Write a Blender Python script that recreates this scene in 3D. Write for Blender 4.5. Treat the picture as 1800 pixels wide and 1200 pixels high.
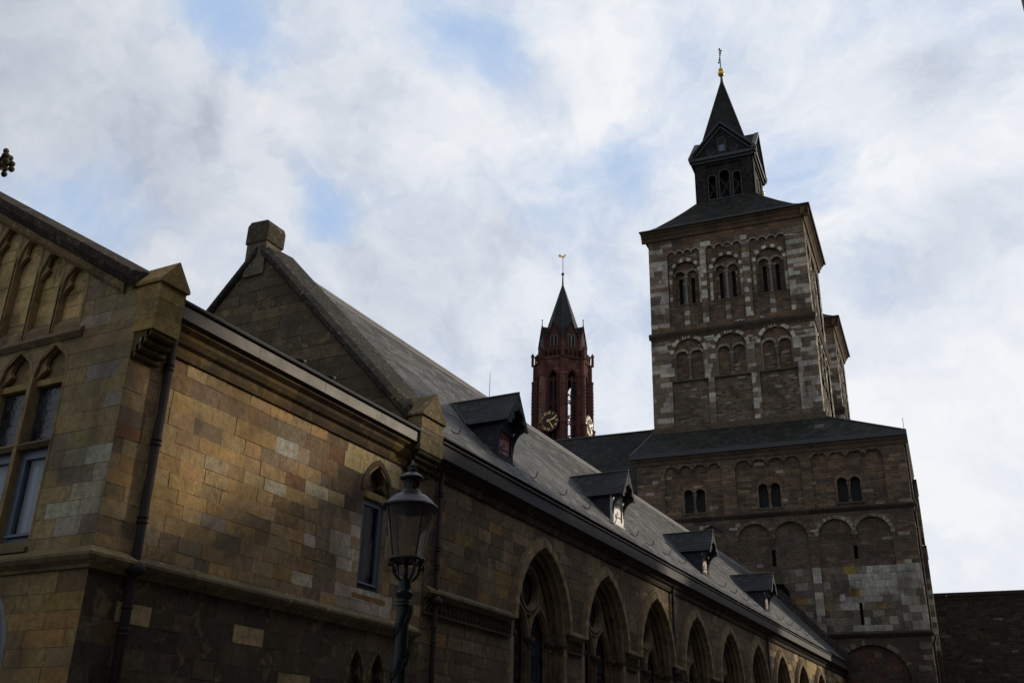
import bpy, math, random
from math import sin, cos, pi, sqrt, radians, atan2
from mathutils import Vector, Matrix
S = bpy.context.scene
COL = S.collection
for o in list(bpy.data.objects): bpy.data.objects.remove(o)
V = Vector

# ------------------------------------------------------------------ camera
def _calib():
    P = V((900., 600.)); zv = V((1003., -3393.)) - P; uv = V((1908., 1395.6)) - P
    f = sqrt(-(zv.dot(uv)))
    Z = V((zv.x, zv.y, f)).normalized(); U = V((uv.x, uv.y, f)).normalized()
    return f, U.cross(Z), U, Z
FPX, CX, CY, CZ = _calib()
cam = bpy.data.cameras.new('camera'); camo = bpy.data.objects.new('camera', cam); COL.objects.link(camo)
cam.sensor_width = 36.0; cam.lens = FPX / 1800 * 36.0; cam.clip_end = 4000; cam.clip_start = 0.05
right = V((CX.x, CY.x, CZ.x)); down = V((CX.y, CY.y, CZ.y)); fwd = V((CX.z, CY.z, CZ.z))
m = Matrix((( right.x, -down.x, -fwd.x), (right.y, -down.y, -fwd.y), (right.z, -down.z, -fwd.z))).to_4x4()
m.translation = V((11.0, 0.0, 1.6)); camo.matrix_world = m
S.camera = camo
def raydir(px, py):
    d = right * (px - 900) + down * (py - 600) + fwd * FPX
    return d.normalized()

# ------------------------------------------------------------------ view, sun, sky
S.render.engine = 'CYCLES'
S.view_settings.view_transform = 'Standard'; S.view_settings.look = 'None'
S.view_settings.exposure = 0.0; S.view_settings.gamma = 1.0; S.view_settings.use_curve_mapping = False
SUN_AZ, SUN_EL = 35.0, 20.0          # degrees right of +Y, above the horizon
sl = bpy.data.lights.new('sun', 'SUN'); sl.energy = 2.8; sl.angle = radians(1.8); sl.color = (1.0, 0.87, 0.67)
so = bpy.data.objects.new('sun', sl); COL.objects.link(so)
sdir = V((sin(radians(SUN_AZ)) * cos(radians(SUN_EL)), cos(radians(SUN_AZ)) * cos(radians(SUN_EL)), sin(radians(SUN_EL))))
so.rotation_euler = sdir.to_track_quat('Z', 'Y').to_euler(); so.location = (30, 40, 60)

class NT:
    """small node-tree helper"""
    def __init__(s, tree): s.t = tree; s.n = tree.nodes; s.l = tree.links
    def add(s, typ, **kw):
        n = s.n.new(typ)
        for k, v in kw.items():
            if k.startswith('i_'):
                key = k[2:]; key = int(key) if key.isdigit() else key.replace('_', ' ')
                if isinstance(v, bpy.types.NodeSocket): s.l.new(v, n.inputs[key])
                else: n.inputs[key].default_value = v
            else: setattr(n, k, v)
        return n
    def math(s, op, a, b=0.0, clamp=False):
        n = s.n.new('ShaderNodeMath'); n.operation = op; n.use_clamp = clamp
        for i, v in enumerate((a, b)):
            if isinstance(v, bpy.types.NodeSocket): s.l.new(v, n.inputs[i])
            else: n.inputs[i].default_value = v
        return n.outputs[0]
    def mix(s, fac, a, b, mode='MIX'):
        n = s.n.new('ShaderNodeMix'); n.data_type = 'RGBA'; n.blend_type = mode; n.clamp_factor = True
        for i, v in ((0, fac), (6, a), (7, b)):
            if isinstance(v, bpy.types.NodeSocket): s.l.new(v, n.inputs[i])
            else:
                if i and len(v) == 3: v = (*v, 1)
                n.inputs[i].default_value = v
        return n.outputs[2]
    def ramp(s, fac, stops, interp='LINEAR'):
        n = s.n.new('ShaderNodeValToRGB'); n.color_ramp.interpolation = interp
        e = n.color_ramp.elements
        while len(e) < len(stops): e.new(0.5)
        for i, (p, c) in enumerate(stops):
            e[i].position = p; e[i].color = (*c, 1) if len(c) == 3 else c
        s.l.new(fac, n.inputs[0]); return n.outputs[0]
    def noise(s, vec, scale, detail=4, rough=.55, dist=0.0, out=0):
        n = s.add('ShaderNodeTexNoise', i_Scale=scale, i_Detail=detail, i_Roughness=rough, i_Distortion=dist)
        s.l.new(vec, n.inputs['Vector']); return n.outputs[out]
    def smooth(s, v, a, b, c=0.0, d=1.0):
        n = s.n.new('ShaderNodeMapRange'); n.interpolation_type = 'SMOOTHSTEP'
        s.l.new(v, n.inputs[0])
        for i, x in enumerate((a, b, c, d)): n.inputs[i + 1].default_value = x
        return n.outputs[0]

world = bpy.data.worlds.new('World'); S.world = world; world.use_nodes = True
def build_sky():
    T = NT(world.node_tree); T.n.clear()
    gen = T.add('ShaderNodeTexCoord').outputs['Generated']
    sky = T.add('ShaderNodeTexSky'); sky.sky_type = 'NISHITA'; sky.sun_disc = False
    sky.sun_elevation = radians(SUN_EL); sky.sun_rotation = radians(SUN_AZ)
    sky.air_density = 1.0; sky.dust_density = 0.6; sky.ozone_density = 1.5
    # wisps: warp the direction before looking up clouds
    warp = T.add('ShaderNodeTexNoise', i_Scale=2.2, i_Detail=6, i_Roughness=.62)
    T.l.new(gen, warp.inputs['Vector'])
    wv = T.add('ShaderNodeVectorMath', operation='SUBTRACT', i_1=(.5, .5, .5)); T.l.new(warp.outputs['Color'], wv.inputs[0])
    ws = T.add('ShaderNodeVectorMath', operation='SCALE'); T.l.new(wv.outputs[0], ws.inputs[0]); ws.inputs['Scale'].default_value = .34
    dv = T.add('ShaderNodeVectorMath', operation='ADD'); T.l.new(gen, dv.inputs[0]); T.l.new(ws.outputs[0], dv.inputs[1])
    D = dv.outputs[0]
    st = T.add('ShaderNodeMapping'); st.inputs['Scale'].default_value = (1, 1, 1.35); T.l.new(D, st.inputs['Vector'])
    n1 = T.noise(st.outputs[0], 2.6, 9, .56, .15)
    n2 = T.noise(st.outputs[0], 6.5, 7, .58, .2)
    n3 = T.noise(st.outputs[0], 19.0, 6, .6, .0)
    base = T.math('ADD', T.math('MULTIPLY', n1, .50), T.math('ADD', T.math('MULTIPLY', n2, .32), T.math('MULTIPLY', n3, .22)))
    w2 = T.add('ShaderNodeVectorMath', operation='SCALE'); T.l.new(wv.outputs[0], w2.inputs[0]); w2.inputs['Scale'].default_value = .13
    bd = T.add('ShaderNodeVectorMath', operation='ADD'); T.l.new(gen, bd.inputs[0]); T.l.new(w2.outputs[0], bd.inputs[1])
    def blob(px, py, r, amp):
        # r: angular radius (1753 = one radian); amp: signed strength
        c = raydir(px, py); k = r / FPX
        d = T.add('ShaderNodeVectorMath', operation='DISTANCE', i_1=tuple(c)); T.l.new(bd.outputs[0], d.inputs[0])
        return T.math('MULTIPLY', T.smooth(d.outputs['Value'], k, k * .12), amp)
    def add(v, blobs):
        for b in blobs: v = T.math('ADD', v, blob(*b))
        return v
    cover = add(T.math('ADD', T.math('MULTIPLY', base, 1.35), -.13), [(400, 10, 120, -.22), (350, -10, 90, -.10), (455, 115, 120, -.22), (595, 400, 85, -.30), (170, 370, 170, -.20), (40, 330, 120, -.10), (840, 80, 130, -.20), (760, 20, 110, -.12), (560, 320, 70, -.14),
                       (1130, 250, 190, -.13), (1450, 330, 190, -.20), (1380, 280, 120, -.10), (960, 330, 120, -.10), (880, 690, 130, -.05), (920, 30, 110, -.12), (1010, 420, 120, -.05), (1610, 520, 180, -.05), (1230, 20, 120, -.08),
                       (1050, 80, 200, .06), (400, 250, 210, .30), (120, 170, 260, .22), (660, 210, 150, .24), (860, 560, 260, .20), (1560, 150, 160, .10), (1700, 850, 420, .25), (640, 540, 150, .16), (800, 230, 110, .12)])
    dens = T.smooth(cover, .16, .66, .08, 1.0)
    # crisp sun-side edges: compare the cloud with itself a little nearer the sun
    sh = T.add('ShaderNodeVectorMath', operation='ADD', i_1=tuple(sdir * .045)); T.l.new(st.outputs[0], sh.inputs[0])
    m1 = T.noise(sh.outputs[0], 2.6, 9, .56, .15); m2 = T.noise(sh.outputs[0], 6.5, 7, .58, .2)
    rim = T.math('ADD', T.math('MULTIPLY', T.math('SUBTRACT', n1, m1), .6), T.math('MULTIPLY', T.math('SUBTRACT', n2, m2), .22))
    lit = T.math('ADD', T.math('ADD', rim, .015), T.math('ADD', T.math('MULTIPLY', n2, .42), T.math('ADD', T.math('MULTIPLY', n1, .36), T.math('ADD', T.math('MULTIPLY', n3, .14), .05))))
    lit = add(lit, [(40, 90, 260, -.02), (250, 260, 190, -.07), (380, 330, 150, -.05), (160, 60, 170, .07), (330, 130, 120, .07), (1640, 110, 90, -.17), (1660, 230, 110, -.07), (1665, 440, 120, -.15), (860, 420, 130, -.08), (700, 480, 170, -.09), (30, 20, 200, -.10), (1600, 560, 120, -.08), (640, 300, 80, -.05), (260, 400, 160, -.06),
                    (1560, 60, 160, .09), (780, 120, 150, .08), (1080, 150, 260, .08), (480, 190, 110, .12), (560, 250, 60, .10), (1000, 620, 260, .05), (1720, 800, 380, .16), (1740, 260, 120, .08), (1640, 40, 80, .08), (840, 230, 110, .07), (1580, 330, 110, .08), (130, 160, 60, .06)])
    ccol = T.ramp(lit, [(.27, (.49, .54, .64)), (.41, (.64, .69, .78)), (.54, (.77, .81, .88)), (.70, (.90, .915, .945))])
    sund = T.add('ShaderNodeVectorMath', operation='DOT_PRODUCT', i_1=tuple(sdir)); T.l.new(gen, sund.inputs[0])
    tow = T.smooth(sund.outputs['Value'], -.7, .7, .55, 1.0)       # clouds are brighter towards the sun
    ccol = T.mix(1.0, ccol, T.add('ShaderNodeCombineColor', i_0=tow, i_1=tow, i_2=tow).outputs[0], 'MULTIPLY')
    sc = T.add('ShaderNodeVectorMath', operation='SCALE'); T.l.new(ccol, sc.inputs[0]); sc.inputs['Scale'].default_value = 10.0
    bl = T.mix(1.0, sky.outputs[0], (1.0, 1.0, 1.05), 'MULTIPLY')
    # thin veil over the open blue
    veil = T.mix(.90, bl, (4.2, 5.9, 8.7))
    fin = T.mix(dens, veil, sc.outputs[0])
    up = T.add('ShaderNodeSeparateXYZ'); T.l.new(gen, up.inputs[0])
    fin = T.mix(T.smooth(up.outputs[2], -.02, .06), (.6, .58, .55), fin)
    bg = T.add('ShaderNodeBackground', i_Strength=.1); T.l.new(fin, bg.inputs[0])
    out = T.add('ShaderNodeOutputWorld'); T.l.new(bg.outputs[0], out.inputs[0])
build_sky()

# ------------------------------------------------------------------ materials
def newmat(name):
    mt = bpy.data.materials.new(name); mt.use_nodes = True
    T = NT(mt.node_tree); b = T.n['Principled BSDF']; return mt, T, b
def m_stone(name, mott=.5, dark=.45, dscale=1.1, bump=.5, lichen=0.0, rough=.9, pits=.35, sat=1.18):
    """colour per block from the mesh attribute; grain, stains and lichen on top"""
    mt, T, b = newmat(name)
    at = T.add('ShaderNodeAttribute', attribute_name='Col').outputs['Color']
    P = T.add('ShaderNodeTexCoord').outputs['Object']
    g1 = T.noise(P, 9, 6, .65); g2 = T.noise(P, 55, 5, .7); big = T.noise(P, dscale, 6, .62, .6)
    val = T.math('ADD', T.math('MULTIPLY', T.math('SUBTRACT', g1, .5), mott * 3.0), T.math('MULTIPLY', T.math('SUBTRACT', g2, .5), mott * 2.0))
    val = T.math('MAXIMUM', T.math('ADD', val, .95), .15)
    vc = T.add('ShaderNodeCombineColor', i_0=val, i_1=val, i_2=val).outputs[0]
    c = T.mix(1.0, at, vc, 'MULTIPLY')
    mp = T.add('ShaderNodeMapping'); mp.inputs['Scale'].default_value = (1, 1, .22); T.l.new(P, mp.inputs['Vector'])
    streak = T.noise(mp.outputs[0], 3.2, 5, .6, .3)
    soot = T.math('MULTIPLY', T.smooth(T.math('ADD', T.math('MULTIPLY', big, .75), T.math('MULTIPLY', g1, .25)), .47, .60), dark, True)
    soot = T.math('ADD', soot, T.math('MULTIPLY', T.smooth(streak, .52, .72), dark * .6), True)
    c = T.mix(soot, c, (.035, .028, .022))
    chip = T.smooth(T.noise(P, 2.6, 8, .72, .5), .54, .59)
    chip = T.math('MULTIPLY', chip, T.smooth(T.noise(P, .9, 4, .6), .42, .58))
    c = T.mix(T.math('MULTIPLY', chip, pits), c, (.33, .245, .12))
    if lichen:
        v = T.smooth(T.noise(P, 11, 8, .78, .6), .56, .66)
        c = T.mix(T.math('MULTIPLY', v, lichen), c, (.42, .42, .34))
        c = T.mix(T.math('MULTIPLY', T.smooth(T.noise(P, 3.1, 5, .6), .55, .75), lichen * .6), c, (.05, .055, .02))
    hs = T.add('ShaderNodeHueSaturation', i_Saturation=sat); T.l.new(c, hs.inputs['Color']); c = hs.outputs[0]
    T.l.new(c, b.inputs['Base Color']); b.inputs['Roughness'].default_value = rough
    b.inputs['Specular IOR Level'].default_value = .12
    h = T.math('ADD', T.math('MULTIPLY', g1, .7), T.math('ADD', T.math('MULTIPLY', g2, .25), T.math('MULTIPLY', chip, -.25)))
    bp = T.add('ShaderNodeBump', i_Strength=bump, i_Distance=.03); T.l.new(h, bp.inputs['Height']); T.l.new(bp.outputs[0], b.inputs['Normal'])
    return mt
def m_plain(name, col, rough=.6, metal=0.0, var=.25, scale=6, bump=.1, spec=.4, dirt=None, dirtamt=.5):
    mt, T, b = newmat(name)
    P = T.add('ShaderNodeTexCoord').outputs['Object']
    n = T.noise(P, scale, 6, .6, .2)
    v = T.math('ADD', T.math('MULTIPLY', n, var * 2), 1 - var)
    vc = T.add('ShaderNodeCombineColor', i_0=v, i_1=v, i_2=v).outputs[0]
    c = T.mix(1.0, (*col, 1), vc, 'MULTIPLY')
    if dirt:
        c = T.mix(T.math('MULTIPLY', T.smooth(T.noise(P, scale * .5, 7, .7, .6), .48, .66), dirtamt), c, dirt)
    T.l.new(c, b.inputs['Base Color']); b.inputs['Metallic'].default_value = metal
    rr = T.math('ADD', T.math('MULTIPLY', n, .25), rough - .12); T.l.new(rr, b.inputs['Roughness'])
    b.inputs['Specular IOR Level'].default_value = spec
    if bump:
        bp = T.add('ShaderNodeBump', i_Strength=bump, i_Distance=.02); T.l.new(T.noise(P, scale * 5, 4, .6), bp.inputs['Height']); T.l.new(bp.outputs[0], b.inputs['Normal'])
    return mt
def m_slate(name, c1, c2, axes=('Y', 'Z'), sw=.24, sh=.16, rough=.5, moss=0.0, var=1.0, spec=.45):
    mt, T, b = newmat(name)
    P = T.add('ShaderNodeTexCoord').outputs['Object']
    sp = T.add('ShaderNodeSeparateXYZ'); T.l.new(P, sp.inputs[0])
    ix = {'X': 0, 'Y': 1, 'Z': 2}
    cb = T.add('ShaderNodeCombineXYZ'); T.l.new(sp.outputs[ix[axes[0]]], cb.inputs[0]); T.l.new(sp.outputs[ix[axes[1]]], cb.inputs[1])
    br = T.add('ShaderNodeTexBrick', i_Scale=1.0, i_Mortar_Size=.006, i_Mortar_Smooth=.3, i_Bias=0.0, i_Brick_Width=sw, i_Row_Height=sh)
    br.inputs['Color1'].default_value = (0, 0, 0, 1); br.inputs['Color2'].default_value = (1, 1, 1, 1); br.inputs['Mortar'].default_value = (0, 0, 0, 1)
    T.l.new(cb.outputs[0], br.inputs['Vector'])
    c = T.mix(br.outputs['Color'], c1, c2); c = T.mix(T.smooth(br.outputs['Color'], .86, .93), c, tuple(x * 1.45 for x in c2))
    n = T.noise(P, .8, 7, .65, .4)
    c = T.mix(T.math('MULTIPLY', T.smooth(n, .42, .7), .5 * var), c, tuple(x * 1.7 for x in c2))
    c = T.mix(T.math('MULTIPLY', br.outputs['Fac'], .7), c, tuple(x * .3 for x in c1))
    if moss:
        c = T.mix(T.math('MULTIPLY', T.smooth(T.noise(P, 1.7, 7, .7, .5), .5, .68), moss), c, (.045, .045, .018))
    T.l.new(c, b.inputs['Base Color']); b.inputs['Specular IOR Level'].default_value = spec
    rr = T.math('ADD', T.math('MULTIPLY', T.noise(P, 5, 5, .6), .3), rough - .15); T.l.new(rr, b.inputs['Roughness'])
    h = T.math('SUBTRACT', T.math('MULTIPLY', br.outputs['Color'], .5), br.outputs['Fac'])
    h = T.math('ADD', h, T.math('MULTIPLY', T.noise(P, 24, 4, .6), .6))
    bp = T.add('ShaderNodeBump', i_Strength=.35, i_Distance=.012); T.l.new(h, bp.inputs['Height']); T.l.new(bp.outputs[0], b.inputs['Normal'])
    return mt
def m_glass(name, tint=(.8, .85, .9), rough=.02, refl=1.0, haze=0.0):
    mt, T, b = newmat(name); T.n.remove(b)
    tr = T.add('ShaderNodeBsdfTransparent', i_Color=(*tint, 1)); gl = T.add('ShaderNodeBsdfGlossy', i_Roughness=rough)
    P = T.add('ShaderNodeTexCoord').outputs['Object']
    bp = T.add('ShaderNodeBump', i_Strength=.08, i_Distance=.02); T.l.new(T.noise(P, 2.5, 3, .5), bp.inputs['Height']); T.l.new(bp.outputs[0], gl.inputs['Normal'])
    fr = T.add('ShaderNodeFresnel', i_IOR=1.5)
    ms = T.add('ShaderNodeMixShader'); T.l.new(T.math('MULTIPLY', fr.outputs[0], refl, True), ms.inputs[0]); T.l.new(tr.outputs[0], ms.inputs[1]); T.l.new(gl.outputs[0], ms.inputs[2])
    if haze:      # film of dust and weathering
        df = T.add('ShaderNodeBsdfTranslucent', i_Color=(.42, .39, .35, 1)); d2 = T.add('ShaderNodeBsdfDiffuse', i_Color=(.30, .27, .24, 1)); am = T.add('ShaderNodeMixShader', i_0=.5); T.l.new(df.outputs[0], am.inputs[1]); T.l.new(d2.outputs[0], am.inputs[2])
        hm = T.add('ShaderNodeMixShader'); T.l.new(T.math('MULTIPLY', T.smooth(T.noise(P, 6, 5, .6), .2, .8, .5, 1.3), haze), hm.inputs[0]); T.l.new(ms.outputs[0], hm.inputs[1]); T.l.new(am.outputs[0], hm.inputs[2]); ms = hm
    T.l.new(ms.outputs[0], T.n['Material Output'].inputs[0]); return mt
def m_leaded(name, axes=('X', 'Z'), diamond=False, s=.11):
    """small panes in lead cames: every pane tilts a little"""
    mt, T, b = newmat(name)
    P = T.add('ShaderNodeTexCoord').outputs['Object']
    sp = T.add('ShaderNodeSeparateXYZ'); T.l.new(P, sp.inputs[0]); ix = {'X': 0, 'Y': 1, 'Z': 2}
    cb = T.add('ShaderNodeCombineXYZ'); T.l.new(sp.outputs[ix[axes[0]]], cb.inputs[0]); T.l.new(sp.outputs[ix[axes[1]]], cb.inputs[1])
    br = T.add('ShaderNodeTexBrick', i_Scale=1.0, i_Mortar_Size=.007, i_Bias=0.0, i_Brick_Width=s, i_Row_Height=s * 1.25); br.offset = 0
    br.inputs['Color1'].default_value = (0, 0, 0, 1); br.inputs['Color2'].default_value = (1, 1, 1, 1)
    T.l.new(cb.outputs[0], br.inputs['Vector'])
    c = T.mix(br.outputs['Color'], (.008, .009, .012), (.04, .045, .055)); c = T.mix(br.outputs['Fac'], c, (.02, .02, .02))
    T.l.new(c, b.inputs['Base Color']); b.inputs['Roughness'].default_value = .12; b.inputs['Specular IOR Level'].default_value = .5
    h = T.math('ADD', T.math('MULTIPLY', T.noise(P, 14, 3, .5), .8), T.math('MULTIPLY', br.outputs['Color'], .4))
    bp = T.add('ShaderNodeBump', i_Strength=.4, i_Distance=.03); T.l.new(h, bp.inputs['Height']); T.l.new(bp.outputs[0], b.inputs['Normal'])
    return mt
def m_planks(name, col, patch=None, patchamt=0.0):
    mt, T, b = newmat(name)
    P = T.add('ShaderNodeTexCoord').outputs['Object']
    mp = T.add('ShaderNodeMapping'); mp.inputs['Scale'].default_value = (1, 1, .15); T.l.new(P, mp.inputs['Vector'])
    n = T.noise(mp.outputs[0], 22, 5, .6)
    c = T.mix(n, tuple(x * .6 for x in col), tuple(x * 1.3 for x in col))
    if patch: c = T.mix(T.math('MULTIPLY', T.smooth(T.noise(P, 7, 6, .7, .5), .62 - patchamt * .35, .70 - patchamt * .35), .9), c, patch)
    T.l.new(c, b.inputs['Base Color']); b.inputs['Roughness'].default_value = .5; return mt
def m_cobble():
    mt, T, b = newmat('cobbles')
    P = T.add('ShaderNodeTexCoord').outputs['Object']
    v = T.add('ShaderNodeTexVoronoi', i_Scale=7.0); v.feature = 'DISTANCE_TO_EDGE'; T.l.new(P, v.inputs['Vector'])
    vc = T.add('ShaderNodeTexVoronoi', i_Scale=7.0); T.l.new(P, vc.inputs['Vector'])
    c = T.mix(vc.outputs['Color'], (.11, .10, .09), (.22, .205, .18)); c = T.mix(T.smooth(v.outputs[0], .0, .08), (.03, .028, .025), c)
    T.l.new(c, b.inputs['Base Color']); b.inputs['Roughness'].default_value = .8
    bp = T.add('ShaderNodeBump', i_Strength=.6, i_Distance=.03); T.l.new(T.smooth(v.outputs[0], .0, .15), bp.inputs['Height']); T.l.new(bp.outputs[0], b.inputs['Normal'])
    return mt

M = {}
M['marl'] = m_stone('marl_ashlar', .6, .45, .8, .6, sat=1.02)
M['marl_side'] = m_stone('marl_ashlar_weathered', .6, .40, .6, .6, pits=.38, sat=.98)
M['wing'] = m_stone('marl_wall_sooty', .6, .45, .55, .5, pits=.4, sat=1.02)
M['trim'] = m_stone('moulded_stone', .45, .5, 1.6, .35, pits=.25)
M['lichen'] = m_stone('lichened_stone', .5, .35, 1.6, .6, lichen=.8)
M['coping'] = m_stone('dark_coping_stone', .7, .5, 1.4, .8, lichen=.62, pits=.10)
M['rubble'] = m_stone('coal_sandstone', .7, .50, .7, .7, pits=.10, sat=1.04)
M['red'] = m_stone('red_sandstone', .5, .45, .35, .35, pits=.05, sat=.92)
M['mortar'] = m_plain('lime_mortar', (.20, .17, .13), .95, var=.5, scale=3, dirt=(.03, .025, .02), dirtamt=.8)
M['mortar_dark'] = m_plain('sooty_mortar', (.10, .085, .065), .95, var=.6, scale=1.2, dirt=(.02, .018, .015), dirtamt=.8)
M['mortar_pale'] = m_plain('worn_lime_mortar', (.20, .168, .125), .95, var=.6, scale=1.0, dirt=(.03, .025, .02), dirtamt=.8)
M['plaster'] = m_plain('cream_render', (.46, .43, .37), .9, 0, .2, .7, .05, dirt=(.3, .27, .22))  # pale fronts of the added houses, bouncing skylight onto the wing
M['slate'] = m_slate('roof_slates', (.098, .100, .102), (.170, .171, .170), sw=.26, sh=.145, rough=.55, spec=.28)
M['slate_x'] = m_slate('dormer_slates', (.013, .0135, .017), (.027, .028, .034), ('X', 'Z'), .2, .13, .6, spec=.2)
M['slate_dark'] = m_slate('church_slates', (.0115, .0115, .0112), (.022, .0215, .020), ('X', 'Z'), .3, .22, .8, moss=.35, spec=.08)
M['lead'] = m_plain('lead_sheet', (.045, .047, .053), .65, .2, .3, 3, .1, dirt=(.05, .05, .05))
M['leadlight'] = m_plain('pale_lead_ridge', (.20, .195, .19), .8, .0, .4, 4, .15, dirt=(.10, .10, .10))
M['zinc'] = m_plain('brown_zinc', (.058, .045, .040), .6, .1, .35, 2.5, .05, dirt=(.06, .048, .042), dirtamt=.8)
M['zincdark'] = m_plain('dark_zinc', (.042, .038, .037), .75, .0, .35, 2.0, .05, dirt=(.03, .028, .028))
M['black'] = m_plain('black_lacquer', (.014, .013, .013), .6, .0, .3, 6)
M['pipe'] = m_plain('painted_downpipe', (.018, .010, .008), .8, .0, .4, 4, .05)
M['bluegrey'] = m_plain('blue_grey_paint', (.085, .108, .150), .42, 0, .2, 5, .05)
M['dormpaint'] = m_plain('grey_dormer_paint', (.030, .035, .042), .75, 0, .3, 5, .05, spec=.12)
M['whitepaint'] = m_plain('worn_white_paint', (.55, .53, .50), .5, 0, .2, 9, .05, dirt=(.1, .1, .1))
M['red_door'] = m_planks('red_shutter_paint', (.22, .018, .016))
M['patchy_door'] = m_planks('patchy_red_shutter', (.17, .03, .025), (.58, .46, .43), .25)
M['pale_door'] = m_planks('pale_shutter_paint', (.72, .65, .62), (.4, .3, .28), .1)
M['glass'] = m_glass('window_glass')
M['lampglass'] = m_glass('lantern_glass', (.74, .70, .64), .06, .7, .22)
M['leaded'] = m_leaded('leaded_lights'); M['leaded_y'] = m_leaded('leaded_lights_side', ('Y', 'Z'), s=.16)
M['dark'] = m_plain('dark_interior', (.006, .006, .007), .9, 0, .2, 3, 0)
M['louvre'] = m_plain('dark_louvres', (.010, .010, .011), .8, 0, .2, 3, 0)
M['curtain'] = m_plain('net_curtain', (.78, .80, .84), .9, 0, .12, 4, 0)
M['iron'] = m_plain('lamp_iron', (.022, .020, .020), .42, .3, .3, 10, .08)
M['greeniron'] = m_plain('lamp_green_iron', (.007, .012, .012), .42, .2, .35, 10, .15)
M['gold'] = m_plain('gilding', (.65, .42, .12), .35, .9, .2, 6, 0)
M['goldpaint'] = m_plain('gilt_numerals', (.95, .72, .28), .4, .0, .15, 6, 0)
M['sunlit_gilt'] = m_plain('sunlit_numerals', (.8, .76, .66), .4, .2, .1, 6, 0)  # sun on the side dial put into the numeral colour
M['clockface'] = m_plain('clock_face', (.028, .010, .008), .7, 0, .2, 6, 0)
M['wood'] = m_plain('grey_timber', (.05, .042, .034), .8, 0, .4, 6, .2)
M['feather'] = m_plain('pale_feathers', (.42, .42, .43), .8, 0, .3, 30, 0)
M['cobble'] = m_cobble()
M['paving'] = m_plain('stone_paving', (.16, .15, .135), .85, 0, .3, 3, .2)
M['kerb'] = m_plain('kerb_stone', (.17, .165, .155), .8, 0, .25, 5, .2)
M['earth'] = m_plain('ground', (.09, .085, .075), .95, 0, .3, .6, .2)

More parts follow.
